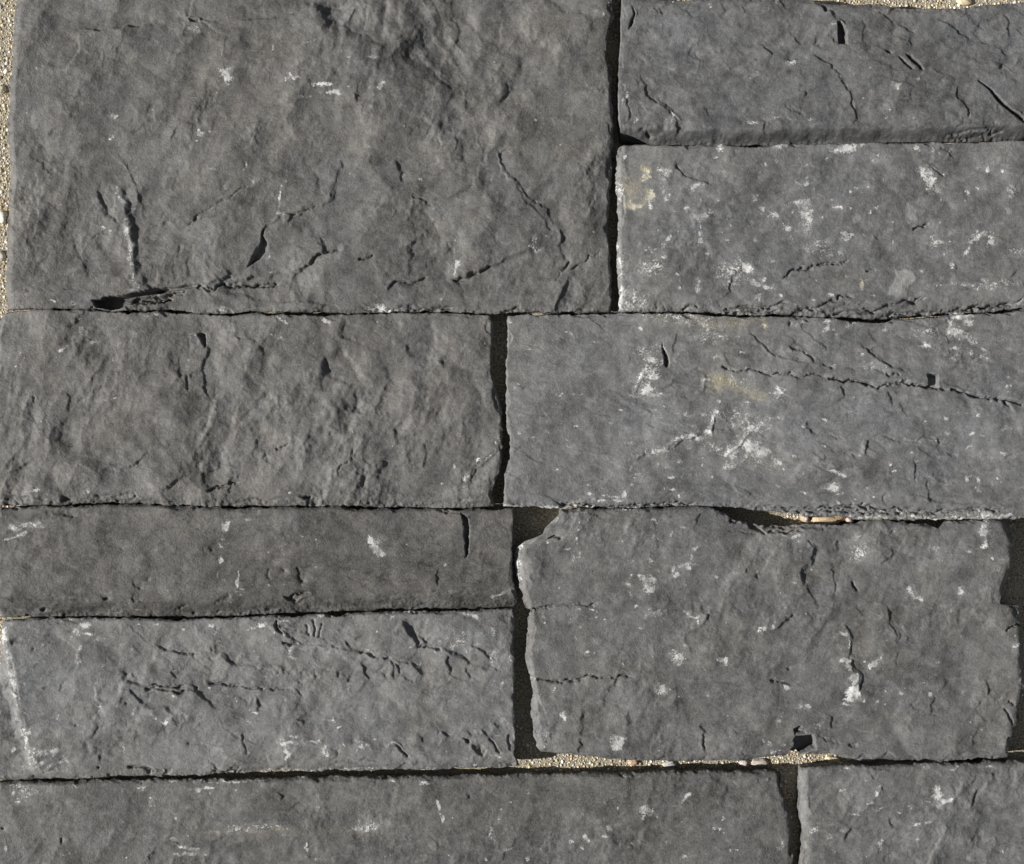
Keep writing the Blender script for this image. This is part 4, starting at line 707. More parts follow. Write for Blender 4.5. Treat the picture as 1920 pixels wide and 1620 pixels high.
class NT:
    def __init__(s, nt): s.nt = nt
    def n(s, t, **k):
        o = s.nt.nodes.new(t)
        for a, v in k.items(): setattr(o, a, v)
        return o
    def put(s, sock, v):
        if hasattr(v, 'is_output') or isinstance(v, bpy.types.NodeSocket): s.nt.links.new(v, sock)
        else: sock.default_value = v
    def math(s, op, a, b=0.0, c=0.0, clamp=False):
        o = s.n('ShaderNodeMath', operation=op, use_clamp=clamp)
        s.put(o.inputs[0], a); s.put(o.inputs[1], b)
        if op in ('MULTIPLY_ADD', 'SMOOTH_MIN'): s.put(o.inputs[2], c)
        return o.outputs[0]
    def mix(s, f, a, b, mode='MIX'):
        o = s.n('ShaderNodeMix', data_type='RGBA', blend_type=mode)
        s.put(o.inputs[0], f); s.put(o.inputs[6], a); s.put(o.inputs[7], b)
        return o.outputs[2]
    def step(s, x, lo, hi):
        o = s.n('ShaderNodeMapRange', interpolation_type='SMOOTHSTEP')
        s.put(o.inputs[0], x); o.inputs[1].default_value = lo; o.inputs[2].default_value = hi
        return o.outputs[0]
    def noise(s, vec, px, detail=3, rough=.55, dist=0.0):
        o = s.n('ShaderNodeTexNoise'); s.put(o.inputs['Vector'], vec)
        o.inputs['Scale'].default_value = 1.0 / (px * S); o.inputs['Detail'].default_value = detail
        o.inputs['Roughness'].default_value = rough; o.inputs['Distortion'].default_value = dist
        return o.outputs['Fac']
    def attr(s, name):
        return s.n('ShaderNodeAttribute', attribute_name=name).outputs['Fac']

def slate_material():
    m, nt, b = node_mat('slate')
    N = NT(nt)
    pos = N.n('ShaderNodeNewGeometry').outputs['Position']
    mp = N.n('ShaderNodeMapping'); N.put(mp.inputs[0], pos); mp.inputs['Rotation'].default_value = (0, 0, math.radians(-68)); mp.inputs['Scale'].default_value = (.42, 1, 1)
    fib = mp.outputs[0]
    a_fleck, a_tan, a_tone, a_warm = [N.attr(k) for k in ('fleck_rimlight', 'ochre', 'tone', 'warm')]
    n1 = N.noise(pos, 26, 5, .62, .6); n2 = N.noise(fib, 9, 4, .65, .8); n3 = N.noise(pos, 3.2, 3, .6)
    # lightness of the slate
    t = N.math('ADD', a_tone, 1.0)
    t = N.math('MULTIPLY_ADD', N.math('SUBTRACT', n1, .5), .9, t)
    t = N.math('MULTIPLY_ADD', N.math('SUBTRACT', n2, .5), .95, t)
    t = N.math('MULTIPLY_ADD', N.math('SUBTRACT', n3, .5), .8, t)
    grey = N.mix(N.math('MULTIPLY_ADD', a_warm, .5, .5, clamp=True), (.111, .114, .117, 1), (.118, .113, .105, 1))
    cloud = N.noise(pos, 150, 7, .62, .8)
    t = N.math('MULTIPLY_ADD', N.math('SUBTRACT', cloud, .5), 1.05, t)
    scr = N.noise(fib, 2.6, 2, .5, .3)
    t = N.math('MULTIPLY_ADD', N.step(scr, .58, .74), .34, t)
    t = N.math('MULTIPLY_ADD', N.step(scr, .42, .27), -.24, t)
    for px_, sd_, am in ((13, 1.7, .16), (30, 5.1, .12)):
        vv = N.n('ShaderNodeVectorMath', operation='ADD'); N.put(vv.inputs[0], fib if px_ == 13 else pos); vv.inputs[1].default_value = (sd_, sd_, sd_)
        wn_ = N.math('ABSOLUTE', N.math('SUBTRACT', N.noise(vv.outputs[0], px_, 4, .6, 1.0), .5))
        t = N.math('ADD', t, N.math('MULTIPLY', N.math('MULTIPLY', N.step(wn_, .035, .0), am), N.step(n1, .42, .6)))
    cr = N.n('ShaderNodeCombineColor'); [N.put(cr.inputs[i], t) for i in range(3)]
    col = N.mix(1.0, grey, cr.outputs[0], 'MULTIPLY')
    # thin pale veil where the marks are faint: dust and painted rim light
    veil = N.math('MULTIPLY', N.step(N.math('ADD', N.math('MULTIPLY', a_fleck, .7), N.math('MULTIPLY', N.math('SUBTRACT', n1, .5), 1.3)), .08, .7), .36)
    veil = N.math('MULTIPLY', veil, N.step(n2, .3, .62))
    col = N.mix(veil, col, (.30, .30, .295, 1))
    # ochre lichen film
    om = N.math('ADD', N.math('MULTIPLY', a_tan, .9), N.math('MULTIPLY', N.math('SUBTRACT', N.noise(pos, 7, 5, .75, .8), .5), 3.2))
    om = N.math('MULTIPLY', N.step(om, .25, .9), N.step(a_tan, .08, .35))
    col = N.mix(N.math('MULTIPLY', om, .62), col, (.33, .30, .205, 1))
    # white crusts, lime specks and painted rim light: broken up by fine grain
    v = N.n('ShaderNodeTexVoronoi'); N.put(v.inputs['Vector'], N.mix(.012, pos, N.noise(pos, 6, 2))); v.inputs['Scale'].default_value = 1 / (6.0 * S)
    crumb = N.noise(pos, 5.2, 4, .70, 1.0); crumb2 = N.noise(pos, 15, 2, .5)
    g = N.math('ADD', N.math('MULTIPLY', N.math('SUBTRACT', crumb, .5), 3.8), N.math('MULTIPLY', N.math('SUBTRACT', crumb2, .5), .9))
    vn = N.math('ABSOLUTE', N.math('SUBTRACT', N.noise(pos, 11, 4, .65, 1.5), .5))
    g = N.math('ADD', g, N.math('MULTIPLY', N.math('SUBTRACT', N.step(vn, .06, .0), .45), .55))
    w = N.step(N.math('ADD', N.math('MINIMUM', a_fleck, 1.3), g), .62, .76)
    w = N.math('MULTIPLY', w, N.step(a_fleck, .36, .55))
    lichen = N.mix(N.step(a_tan, .25, .8), (.60, .60, .585, 1), (.74, .68, .47, 1))
    lichen = N.mix(N.step(crumb2, .34, .66), (.30, .30, .295, 1), lichen)
    col = N.mix(N.math('MULTIPLY', w, .92), col, lichen)
    # stray single specks everywhere
    v2 = N.n('ShaderNodeTexVoronoi'); N.put(v2.inputs['Vector'], pos); v2.inputs['Scale'].default_value = 1 / (34.0 * S); v2.inputs['Randomness'].default_value = 1
    sp = N.math('MULTIPLY', N.step(v2.outputs['Distance'], .075, .03), N.step(N.noise(pos, 60, 1), .56, .6))
    col = N.mix(N.math('MULTIPLY', sp, .75), col, (.42, .42, .41, 1))
    N.put(b.inputs['Base Color'], col)
    N.put(b.inputs['Roughness'], N.math('MULTIPLY_ADD', n1, .25, .52))
    b.inputs['Specular IOR Level'].default_value = .35
    hgt = N.math('ADD', N.math('MULTIPLY', n2, 1.5), N.math('MULTIPLY', n3, 1.3))
    hgt = N.math('ADD', hgt, N.math('MULTIPLY', w, .9))
    bp = N.n('ShaderNodeBump'); N.put(bp.inputs['Height'], hgt); bp.inputs['Distance'].default_value = S * .9; bp.inputs['Strength'].default_value = .9
    N.put(b.inputs['Normal'], bp.outputs[0])
    return m
slate = slate_material()

def concrete_material():
    m, nt, b = node_mat('weathered_concrete'); N = NT(nt)
    pos = N.n('ShaderNodeNewGeometry').outputs['Position']
    n1 = N.noise(pos, 40, 4, .6); n2 = N.noise(pos, 4, 3, .7)
    col = N.mix(N.step(n2, .35, .68), (.16, .135, .095, 1), (.62, .55, .41, 1))
    col = N.mix(N.math('MULTIPLY', N.step(n1, .45, .7), .4), col, (.50, .47, .40, 1))
    N.put(b.inputs['Base Color'], col); b.inputs['Roughness'].default_value = .9
    bp = N.n('ShaderNodeBump'); N.put(bp.inputs['Height'], N.math('ADD', n2, n1)); bp.inputs['Distance'].default_value = S * 3; N.put(b.inputs['Normal'], bp.outputs[0])
    return m
concrete = concrete_material()

def pebble_material():
    m, nt, b = node_mat('aggregate'); N = NT(nt)
    pos = N.n('ShaderNodeNewGeometry').outputs['Position']
    a = N.n('ShaderNodeAttribute', attribute_name='pebble_colour').outputs['Color']
    n = N.noise(pos, 3, 3, .7)
    cr = N.math('MULTIPLY_ADD', n, 1.9, .02); cc = N.n('ShaderNodeCombineColor'); [N.put(cc.inputs[i], cr) for i in range(3)]
    N.put(b.inputs['Base Color'], N.mix(1.0, a, cc.outputs[0], 'MULTIPLY')); b.inputs['Roughness'].default_value = .75
    return m
aggregate = pebble_material()

# ------------------------------------------------------------------ the dry-laid stonework
root = bpy.data.objects.new('stonework', None); scene.collection.objects.link(root)
root.empty_display_size = .05
root['label'] = 'dark grey split-faced slate stones laid dry in uneven courses on pale concrete'
root['category'] = 'stonework'

STEP = 1.78
def stone(left, right, top, bottom, z=TOP, fields=(), tone0=0.0, warm0=0.0, bands=(), rnd=(1.7, 1.0), seed=1, label=None, ragged=1.2, tilt=(0, 0), rough_k=1.0, grow=1.7, veil=0.0, worn=1.0):
    L, R, T, B = pts(left), pts(right), pts(top), pts(bottom)
    B[:, 1] += grow
    y0, y1 = L[0, 1], L[-1, 1]; x0, x1 = T[0, 0], T[-1, 0]
    nv = int((max(L[-1, 1], R[-1, 1]) - min(L[0, 1], R[0, 1])) / STEP) + 1
    nu = int((max(T[-1, 0], B[-1, 0]) - min(T[0, 0], B[0, 0])) / STEP) + 1
    u = np.linspace(0, 1, nu); v = np.linspace(0, 1, nv)
    smooth_edge = {}
    def along(P_, t, ax, sd):
        o = 1 - ax
        m = P_[0, ax] + (P_[-1, ax] - P_[0, ax]) * t
        q = np.interp(m, np.maximum.accumulate(P_[:, ax]), P_[:, o])
        w = noise1(len(t), 24, sd) * .9 + noise1(len(t), 7, sd + 1) * .5
        q = q + w * ragged * ss(np.minimum(t, 1 - t) * 30)
        r = np.empty((len(t), 2)); r[:, ax] = m; r[:, o] = q
        k2 = 15; qs_ = np.convolve(np.pad(q, k2, 'edge'), np.ones(2 * k2 + 1) / (2 * k2 + 1), 'valid')
        smooth_edge[ax, t is v and sd == seed * 9 + 1 or t is u and sd == seed * 9 + 5] = qs_
        return r
    Lc, Rc = along(L, v, 1, seed * 9 + 1), along(R, v, 1, seed * 9 + 3)
    Tc, Bc = along(T, u, 0, seed * 9 + 5), along(B, u, 0, seed * 9 + 7)
    c00, c10, c01, c11 = (Lc[0] + Tc[0]) / 2, (Rc[0] + Tc[-1]) / 2, (Lc[-1] + Bc[0]) / 2, (Rc[-1] + Bc[-1]) / 2
    Lc[0] = Tc[0] = c00; Rc[0] = Tc[-1] = c10; Lc[-1] = Bc[0] = c01; Rc[-1] = Bc[-1] = c11
    def soften(C_, k2=45):
        k2 = min(k2, len(C_) // 3)
        q = np.stack([np.convolve(np.pad(C_[:, i], k2, 'edge'), np.ones(2 * k2 + 1) / (2 * k2 + 1), 'valid') for i in (0, 1)], -1)
        t = np.linspace(0, 1, len(C_))[:, None]
        return q + (C_[0] - q[0]) * (1 - t) ** 6 + (C_[-1] - q[-1]) * t ** 6
    Ls, Rs, Ts, Bs = soften(Lc), soften(Rc), soften(Tc), soften(Bc)
    U, V_ = np.meshgrid(u, v)
    U1, V1 = U[..., None], V_[..., None]
    G = (1 - V1) * Ts[None] + V1 * Bs[None] + (1 - U1) * Ls[:, None] + U1 * Rs[:, None] \
        - ((1 - U1) * (1 - V1) * c00 + U1 * (1 - V1) * c10 + (1 - U1) * V1 * c01 + U1 * V1 * c11)
    fall = 55.0; wu, wv = nu * STEP / fall, nv * STEP / fall
    def near(t, k): return (np.exp(-t * k) - math.exp(-k)) / (1 - math.exp(-k))
    G = G + (Lc - Ls)[:, None] * near(U1, wu) + (Rc - Rs)[:, None] * near(1 - U1, wu) \
          + (Tc - Ts)[None] * near(V1, wv) + (Bc - Bs)[None] * near(1 - V1, wv)
    X, Y = G[..., 0], G[..., 1]
    h = z + bil(height, X, Y)
    for f, a in fields: h = h + bil(f, X, Y) * a
    h = h + tilt[0] * (U - .5) + tilt[1] * (V_ - .5)
    wob = bil(n_mid, X, Y)
    dl, dr = X - Lc[:, 0][:, None], Rc[:, 0][:, None] - X
    dt, db = Y - Tc[:, 1][None], Bc[:, 1][None] - Y
    se = smooth_edge
    ds = {'l': X - se[1, True][:, None], 'r': se[1, False][:, None] - X, 't': Y - se[0, True][None], 'b': se[0, False][None] - Y}
    cut = dict((s_, 1) for s_ in ds)
    rough = np.zeros_like(h)
    for side, wd, dp in bands:
        e = 1 - ss(np.clip(ds[side] / (wd * (1 + .07 * wob)), 0, 1))
        h = h - dp * e
        rough = np.maximum(rough, e)
    h = h + (rough_k - 1) * rough * bil(band_h, X, Y) * 1.2
    h = h + rough * (bil(n_rough, X, Y) * .45 + bil(fib_h, X, Y) * 1.1 + bil(n_fin, X, Y) * .5)
    d = np.minimum(np.minimum(dl, dr), np.minimum(dt, db))
    # edges worn by handling: wide in places, crisp in others
    wear = np.clip(.9 + .9 * bil(n_big, X, Y) + .8 * wob, .12, 3.2) * 8.0
    eb = np.clip(1 - np.minimum(np.minimum(ds['l'], ds['r']), np.minimum(ds['t'] * 3.0, ds['b'] * 1.8)) / wear, 0, 1)
    h = h - worn * 2.6 * eb ** 1.6
    e2 = np.clip(1 - np.minimum(np.minimum(ds['l'], ds['r']), np.minimum(ds['t'] * 1.6, ds['b'])) / 17, 0, 1)
    nc = bil(n_chip, X, Y)
    h = h - ss(e2 / .2) * worn * (3.0 * ss((nc * .8 + e2 * 1.5 - 1.95) / .3) + 1.8 * ss((-nc * .8 + e2 * 1.3 - 2.0) / .25))
    rw, rd = rnd
    rr = rw * (1 + .5 * np.clip(wob, -1.2, 2))
    q = np.clip(1 - d / rr, 0, 1)
    h = h - rd * (1 - np.sqrt(np.clip(1 - q * q, 0, 1)))
    h = np.maximum(h, 3)
    # walls down to the concrete
    ii = np.arange(nu); jj = np.arange(nv)
    loop = np.concatenate([ii, jj[1:] * nu + nu - 1, (nv - 1) * nu + ii[::-1][1:], jj[::-1][1:-1] * nu])
    px, py, ph = X.ravel()[loop], Y.ravel()[loop], h.ravel()[loop]
    k = 9
    def sm(a):
        return np.convolve(np.concatenate([a[-k:], a, a[:k]]), np.ones(2 * k + 1) / (2 * k + 1), 'valid')
    sx, sy = sm(px), sm(py)
    tx, ty = np.roll(sx, -3) - np.roll(sx, 3), np.roll(sy, -3) - np.roll(sy, 3)
    ln = np.hypot(tx, ty) + 1e-6
    nx, ny = -ty / ln, tx / ln                     # inwards for this winding (y down)
    n = len(loop); rings = 13
    r2 = np.random.default_rng(seed + 500)
    wallx, wally, wallz = [], [], []
    strat = np.cumsum(r2.standard_normal(rings)) * .5
    slow = noise1(n, 120, seed + 70) * 1.2
    for i in range(1, rings + 1):
        f = i / rings
        off = .35 + 4.6 * f + strat[i - 1] * .8 + noise1(n, 16, seed * 31 + i) * .55 + slow * f
        off = np.maximum(off, .3 * f)
        wallx.append(px + nx * off); wally.append(py + ny * off); wallz.append(ph * (1 - f) + (-1.0) * f)
    AX = np.concatenate([X.ravel()] + wallx); AY = np.concatenate([Y.ravel()] + wally); AZ_ = np.concatenate([h.ravel()] + wallz)
    idx = np.arange(nu * nv).reshape(nv, nu)
    q1 = np.stack([idx[:-1, :-1], idx[1:, :-1], idx[1:, 1:], idx[:-1, 1:]], -1).reshape(-1, 4)
    ringi = [loop] + [nu * nv + i * n + np.arange(n) for i in range(rings)]
    qs = [q1]
    for i in range(rings):
        a, b = ringi[i], ringi[i + 1]
        qs.append(np.stack([a, np.roll(a, -1), np.roll(b, -1), b], -1))
    quads = np.concatenate(qs)
    cx, cy = X.mean(), Y.mean()
    co = to_world(AX, AY, AZ_); org = to_world(np.array(cx), np.array(cy), np.array(0.0))
    me = mesh_from('stone', co - org, quads)
    for nm, arr in (('fleck_rimlight', fleck_rimlight), ('ochre', tan), ('tone', None), ('warm', None)):
        at = me.attributes.new(nm, 'FLOAT', 'POINT')
        if nm == 'tone':
            val = tone0 + bil(tone, AX, AY) + bil(n_col, AX, AY) * .05 + bil(n_col2, AX, AY) * .06
        elif nm == 'warm':
            val = warm0 + bil(warm, AX, AY) + bil(n_col, AX + 300 * (AX < 900) - 150, AY) * .25
        else: val = bil(arr, AX, AY) + (veil if nm == 'fleck_rimlight' else 0)
        at.data.foreach_set('value', val.astype(f32))
    me.materials.append(slate)
    o = bpy.data.objects.new('stone', me); scene.collection.objects.link(o)
    o.parent = root; o.location = Vector(org)
    if label: o['label'] = label
    xi = np.clip(np.round(X + M).astype(int), 0, W - 2); yi = np.clip(np.round(Y + M).astype(int), 0, H - 2)
    for a in (0, 1):
        for b_ in (0, 1): covered[yi + a, xi + b_] = True
    return o

XE, YE = 1995, 1690
base = lambda k=1.0: ((n_big, 2.1 * k), (ridge_b, 2.4 * k), (n_mid, .25 * k), (n_fin, .11 * k), (n_rough, .07 * k))
stone('30,-70 28,0 26,30 22,100 15,200 14,270 17,330 16,400 12,480 8,545 10,579',
      '1150,-70 1148,0 1148,37 1139,74 1137,107 1146,133 1146,178 1150,207 1150,252 1148,281 1147,315 1144,370 1140,407 1139,444 1143,474 1148,526 1146,583',
      '30,-70 1150,-70',
      '10,579 60,578 100,577 170,578 215,583 240,582 315,578 360,583 400,587 470,583 511,584 600,585 640,586 700,584 805,582 880,583 924,587 950,586 968,584 1060,583 1146,583',
      fields=base(.85) + ((fib_v, .13), (sp_v, .35), (sp_f, .3), (crease, .2), (sc_a, .72), (sc_b, .75)), tone0=-.02, warm0=.4, bands=(('r', 5, 1.2), ('b', 9, 1.5), ('l', 16, 5)), seed=1,
      label='largest stone, a broad warm grey slab with gouges and a black hollow along its lower edge')
stone('1165,-12 1165,0 1164,61 1160,122 1159,183 1160,224 1164,246',
      f'{XE},-14 {XE},225', f'1165,-12 1200,-6 1250,-1 1290,0 1320,-4 1500,-6 1530,0 1562,5 1600,6 1655,4 1672,13 1749,14 1806,14 1830,9 1863,6 1920,3 {XE},0',
      f'1164,258 1200,263 1300,264 1392,266 1500,262 1600,261 1700,258 1831,257 1920,254 {XE},250',
      fields=base(.8) + ((fib_d, .12), (sp_h, .6), (sp_f, .35), (crease, .2), (sc_h, .9), (sc_b, .4)), tone0=.04, warm0=-.4, veil=.12, bands=(('b', 24, 38), ('t', 12, 4)), seed=2, ragged=.4, rough_k=2.0, grow=1.5, worn=.5)
stone('1176,270 1162,274 1158,279 1155,321 1157,382 1159,443 1158,484 1160,524 1160,582',
      f'{XE},260 {XE},576', f'1176,270 1230,271 1270,273 1310,273 1360,272 1392,276 1440,272 1470,268 1560,268 1690,269 1740,266 1830,266 1920,262 {XE},260',
      f'1160,582 1290,583 1350,585 1400,587 1500,589 1560,593 1620,596 1665,597 1700,591 1800,586 1920,578 {XE},576',
      fields=base(.75) + ((fib_v, .12), (sp_f, .35), (sp_h, .3), (crease, .2), (sc_a, .4), (sc_b, .5)), tone0=.16, warm0=-.2, veil=.3, bands=(('b', 26, 5), ('l', 8, 3)), seed=3,
      label='grey stone speckled with white crusts and a yellow lichen patch')
stone('0,590 -9,620 -18,760 -18,880 -8,947', '916,590 922,595 928,620 923,637 921,660 922,693 928,727 933,747 940,773 942,807 940,827 944,837 942,860 937,880 930,900 925,920 922,933 930,948',
      '0,590 13,584 67,580 100,580 200,584 240,588 300,583 360,587 400,591 420,592 473,586 500,590 633,590 700,588 805,585 860,587 900,589 916,590',
      '-8,947 33,947 233,942 333,946 400,947 500,947 640,947 727,951 893,951 930,948',
      fields=base(1.1) + ((fib_v, .36), (sp_v, .3), (sp_f, .3), (crease, .2), (sc_a, .7), (sc_b, 1.15)), tone0=.0, warm0=.4, bands=(('b', 24, 6), ('l', 14, 6), ('r', 5, 1.2)), seed=4)
stone('952,592 950,660 949,743 949,808 955,822 957,837 952,867 946,893 943,948', f'{XE},579 {XE},966',
      f'952,592 1160,587 1290,588 1350,591 1400,593 1500,594 1560,597 1600,602 1650,604 1665,603 1720,596 1800,590 1920,581 {XE},579',
      f'943,948 1000,949 1048,951 1117,950 1180,952 1240,949 1296,947 1353,948 1411,955 1488,964 1515,966 1580,967 1598,972 1681,974 1797,974 1900,972 {XE},968',
      fields=base(.6) + ((fib_h, .16), (sp_h, .8), (sp_f, .2), (crease, .1), (sc_h, .55)), tone0=.22, warm0=-.35, veil=.28, bands=(('b', 22, 7),), seed=5,
      label='long blue-grey stone with ochre dusting and a split running across it')
stone('-6,951 -18,980 -18,1120 -6,1158', '965,953 964,979 963,1009 961,1039 962,1068 962,1088 967,1110 969,1133 963,1139',
      '-6,951 0,951 83,950 233,945 333,949 383,950 443,953 500,951 567,950 640,950 663,954 727,954 813,954 860,957 877,954 965,953',
      '-6,1158 33,1157 133,1157 233,1157 317,1158 400,1156 500,1152 600,1149 640,1147 751,1142 832,1143 940,1139 963,1139',
      fields=base(.7) + ((fib_h, .14), (sp_h, .4), (sp_f, .3), (crease, .2), (sc_h, .4), (sc_b, .3)), tone0=-.22, warm0=.6, bands=(('b', 36, 14), ('l', 12, 6), ('t', 6, 3)), seed=6,
      label='narrow darkest stone with a rough lower edge and white splashes')
stone('6,1163 0,1200 -8,1300 -14,1380 -14,1463', '962,1142 965,1174 963,1215 966,1282 963,1310 967,1350 965,1391 967,1418 974,1437',
      '6,1163 30,1160 130,1159 233,1159 300,1162 400,1160 500,1155 607,1154 660,1151 751,1146 832,1147 940,1142 962,1142',
      '-14,1463 104,1462 208,1457 339,1454 480,1448 642,1445 805,1444 974,1437',
      fields=base(.75) + ((fib_h, .1), (sp_h, .6), (sp_f, .3), (crease, .2), (sc_h, .95), (sc_b, .35)), tone0=.25, warm0=-.1, veil=.22, bands=(('b', 16, 7), ('t', 5, 2)), seed=7,
      label='paler grey stone with flaked ridges and a light rim down its left end')
stone('-14,1469 -18,1600 -18,1690', f'1467,1452 1470,1480 1475,1505 1490,1530 1491,1580 1490,1620 1488,{YE}',
      '-14,1469 80,1469 150,1468 350,1466 500,1463 650,1460 850,1458 960,1456 1160,1453 1360,1448 1440,1448 1467,1452', f'-18,{YE} 1488,{YE}',
      z=35, fields=base(.7) + ((fib_v, .14), (sp_f, .4), (crease, .2), (sc_a, .35), (sc_b, .5)), tone0=-.06, warm0=.25, veil=.06, bands=(('r', 14, 4), ('t', 8, 3)), seed=8,
      label='long lower stone in the bottom course with a faint tan streak')
stone('1050,955 1048,967 1036,977 1030,983 1022,993 1016,1002 999,1010 985,1015 967,1029 963,1042 965,1070 975,1098 983,1118 982,1129 987,1141 996,1144 992,1153 989,1173 988,1193 985,1216 985,1240 995,1269 997,1284 997,1349 1003,1386 1004,1400 1013,1411',
      '1881,976 1894,982 1895,992 1902,1002 1903,1028 1902,1071 1894,1087 1882,1107 1874,1133 1911,1136 1913,1143 1915,1172 1920,1192 1921,1303 1908,1323 1915,1346 1907,1365 1897,1385 1894,1411 1900,1421',
      '1050,955 1120,953 1180,954 1240,952 1296,950 1337,953 1360,961 1370,971 1381,978 1397,978 1411,981 1429,984 1463,986 1498,983 1555,984 1590,983 1608,978 1635,975 1691,977 1704,982 1740,984 1760,990 1770,981 1783,977 1822,977 1881,976',
      '1013,1411 1060,1412 1086,1414 1140,1420 1195,1424 1268,1427 1377,1425 1414,1420 1461,1418 1501,1414 1530,1415 1560,1413 1574,1419 1596,1422 1640,1423 1756,1425 1900,1421',
      fields=base(.75) + ((fib_v, .16), (sp_v, .28), (sp_f, .35), (crease, .2), (sc_a, .6), (sc_b, .65)), tone0=.03, warm0=.0, veil=.12, bands=(('l', 13, 5), ('b', 7, 2.5), ('t', 7, 2.5), ('r', 14, 4)), seed=9,
      label='big squarish stone with a broken upper left corner and a black notch in its lower edge')
stone(f'1503,1441 1497,1470 1500,1520 1506,1550 1507,1580 1502,1620 1504,{YE}', f'{XE},1432 {XE},{YE}',
      f'1503,1441 1520,1438 1590,1434 1660,1434 1710,1432 1810,1431 1900,1428 1920,1431 {XE},1432', f'1504,{YE} {XE},{YE}',
      fields=base(.75) + ((fib_v, .16), (sp_v, .35), (sp_f, .4), (crease, .2), (sc_a, .6), (sc_b, .7)), tone0=.06, warm0=-.1, veil=.14, bands=(('l', 16, 5), ('t', 6, 2)), seed=10)

# ------------------------------------------------------------------ the concrete below, its aggregate
gm = bpy.data.meshes.new('concrete_ground')
gm.from_pydata([(-4, -4, 0), (4, -4, 0), (4, 4, 0), (-4, 4, 0)], [], [(0, 1, 2, 3)])
gm.materials.append(concrete)
ground = bpy.data.objects.new('concrete_ground', gm); scene.collection.objects.link(ground)
ground['kind'] = 'structure'; ground['label'] = 'pale concrete with exposed sandy aggregate under and around the stones'

import bmesh
def ico(sub):
    b = bmesh.new(); bmesh.ops.create_icosphere(b, subdivisions=sub, radius=1)
    v = np.array([x.co[:] for x in b.verts]); b.faces.ensure_lookup_table()
    f = np.array([[x.index for x in q.verts] for q in b.faces]); b.free()
    return v, f
r3 = np.random.default_rng(77)
core = covered.copy()
for _ in range(3):
    c = core.copy(); c[1:-1, 1:-1] = core[1:-1, 1:-1] & core[:-2, 1:-1] & core[2:, 1:-1] & core[1:-1, :-2] & core[1:-1, 2:]; core = c
n_try = 330000
gx = r3.uniform(-M + 30, 1920 + M - 60, n_try); gy = r3.uniform(-M + 30, 1620 + M - 60, n_try)
keep = ~core[(gy + M).astype(int), (gx + M).astype(int)]
joint = (gx > 18) & (gy > 8) & ~((gy > 1400) & (gy < 1462) & (gx > 985) & (gx < 1620)) & ~((gy > 955) & (gy < 992) & (gx > 1480))
keep &= ~joint | (r3.uniform(0, 1, n_try) < .06)
keep &= (gx > -130) & (gx < 2030) & (gy > -130) & (gy < 1720)
gx, gy = gx[keep], gy[keep]
rad = r3.gamma(2.0, .46, len(gx)) + .85
rad = np.minimum(rad, 5.0)
o_ = np.argsort(-rad); gx, gy, rad = gx[o_], gy[o_], rad[o_]
cell = {}; sel = []
for i in range(len(gx)):
    a, b = int(gx[i] // 9), int(gy[i] // 9); ok = True
    for da in (-1, 0, 1):
        for db_ in (-1, 0, 1):
            for j in cell.get((a + da, b + db_), ()):
                if (gx[i] - gx[j]) ** 2 + (gy[i] - gy[j]) ** 2 < (.82 * (rad[i] + rad[j])) ** 2: ok = False; break
            if not ok: break
        if not ok: break
    if ok: sel.append(i); cell.setdefault((a, b), []).append(i)
gx, gy, rad = gx[sel], gy[sel], rad[sel]
print('pebbles', len(gx))
iv, if_ = ico(1)
n = len(gx)
ang = r3.uniform(0, 2 * math.pi, n); ex = r3.uniform(.8, 1.35, n); ez = r3.uniform(.3, .6, n)
vx = iv[None, :, 0] * ex[:, None] * (1 + r3.uniform(-.18, .18, (n, len(iv)))); vy = iv[None, :, 1] * (1 + r3.uniform(-.18, .18, (n, len(iv)))); vz = iv[None, :, 2] * ez[:, None]
PX = gx[:, None] + rad[:, None] * (vx * np.cos(ang)[:, None] - vy * np.sin(ang)[:, None])
PY = gy[:, None] + rad[:, None] * (vx * np.sin(ang)[:, None] + vy * np.cos(ang)[:, None])
PZ = rad[:, None] * (vz + .1)
tris = (if_[None] + (np.arange(n) * len(iv))[:, None, None]).reshape(-1, 3)
co = to_world(PX.ravel(), PY.ravel(), PZ.ravel()); 
me = mesh_from('aggregate', co, tris[:, ::1])
pal = np.array([(.62, .56, .42), (.70, .66, .56), (.55, .46, .29), (.36, .28, .18), (.45, .43, .40), (.72, .70, .66), (.50, .38, .26), (.60, .52, .34)])
pc = pal[r3.choice(len(pal), n, p=[.2, .16, .2, .1, .08, .1, .04, .12])] * r3.uniform(.5, 1.35, (n, 1))
at = me.attributes.new('pebble_colour', 'FLOAT_COLOR', 'POINT')
at.data.foreach_set('color', np.repeat(np.concatenate([pc, np.ones((n, 1))], 1), len(iv), 0).astype(f32).ravel())
me.materials.append(aggregate)
ag = bpy.data.objects.new('aggregate', me); scene.collection.objects.link(ag); ag.parent = ground; ag['kind'] = 'stuff'

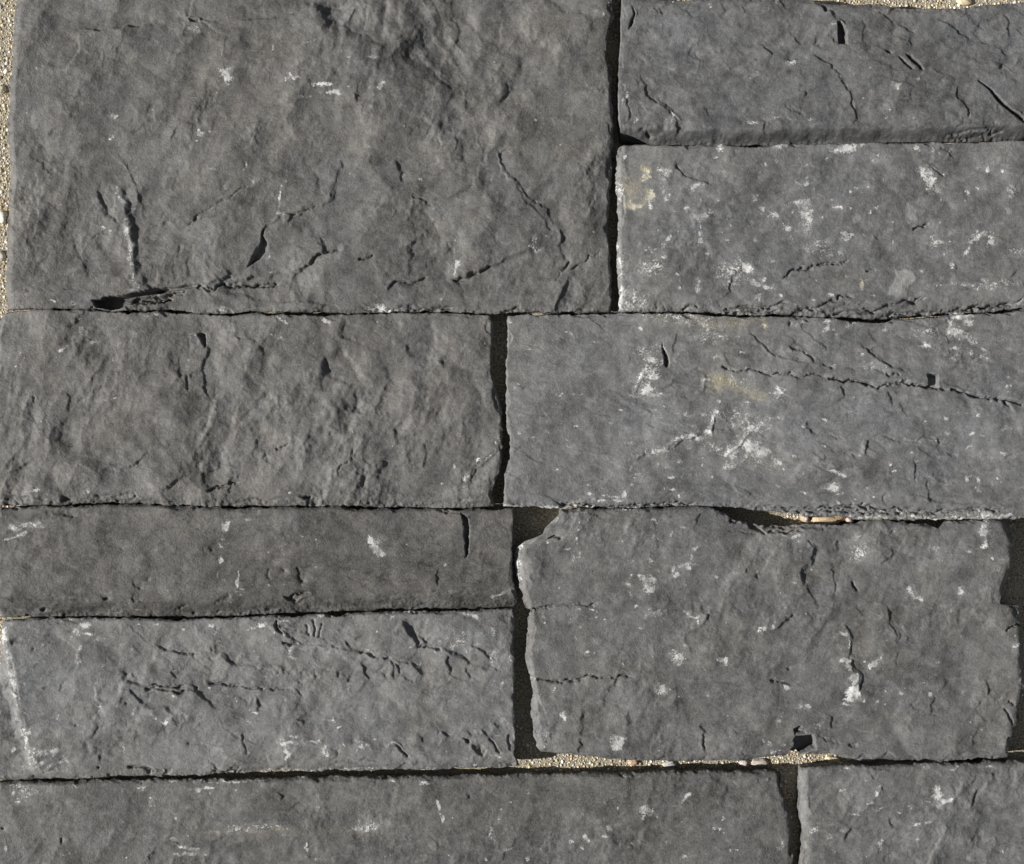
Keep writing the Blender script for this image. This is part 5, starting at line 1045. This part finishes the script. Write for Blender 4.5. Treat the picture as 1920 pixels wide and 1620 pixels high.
# larger pebbles cast into the concrete, seen in the joints
bv, bf = ico(3)
def pebble(x, y, rx, ry, rz, rot, colour, seed):
    r = np.random.default_rng(seed)
    v = bv.copy(); d = np.ones(len(v))
    for _ in range(14):
        w = r.standard_normal(3) * 1.6; d += .055 * np.sin(v @ w * 2.6 + r.uniform(0, 6))
    v = v * d[:, None]; v = np.sign(v) * np.abs(v) ** .85
    c, s_ = math.cos(math.radians(rot)), math.sin(math.radians(rot))
    X = v[:, 0] * rx * c - v[:, 1] * ry * s_; Y = -(v[:, 0] * rx * s_ + v[:, 1] * ry * c); Z = v[:, 2] * rz
    me = mesh_from('pebble', np.stack([X * S, -Y * S, Z * S], -1), bf)
    a = me.attributes.new('pebble_colour', 'FLOAT_COLOR', 'POINT')
    a.data.foreach_set('color', np.tile(np.array([*colour, 1.0]), len(v)).astype(f32))
    me.materials.append(aggregate)
    o = bpy.data.objects.new('pebble', me); scene.collection.objects.link(o); o.parent = ground
    k = (TOP + DIST) / DIST                       # plan position of a point seen at the level of the concrete
    o.location = Vector(to_world(np.array(960 + (x - 960) * k), np.array(810 + (y - 810) * k), np.array(rz * .35)))
    return o
pebble(1508, 972, 8, 6, 20, 0, (.44, .36, .28), 1)
pebble(1546, 973, 34, 10, 25, 0, (.50, .38, .25), 2)
pebble(1588, 973, 8, 7, 22, 20, (.50, .38, .32), 3)
pebble(1614, 968, 15, 8, 7, 15, (.55, .54, .50), 4)
pebble(1256, 1432, 12, 7, 5, 0, (.44, .44, .42), 5)
pebble(1425, 1429, 17, 7, 5, 4, (.46, .42, .37), 6)
pebble(1395, 1431, 9, 7, 6, 0, (.50, .45, .40), 7)
pebble(1188, 1429, 10, 6, 4, 0, (.50, .36, .24), 8)
pebble(1561, 1425, 13, 8, 5, -15, (.60, .52, .36), 9)
pebble(5, 408, 9, 14, 7, 0, (.66, .63, .56), 10)
pebble(3, 480, 8, 10, 6, 10, (.60, .56, .48), 11)
pebble(4, 168, 7, 9, 6, 10, (.66, .60, .46), 12)
pebble(1808, 4, 14, 7, 6, 0, (.62, .52, .36), 13)
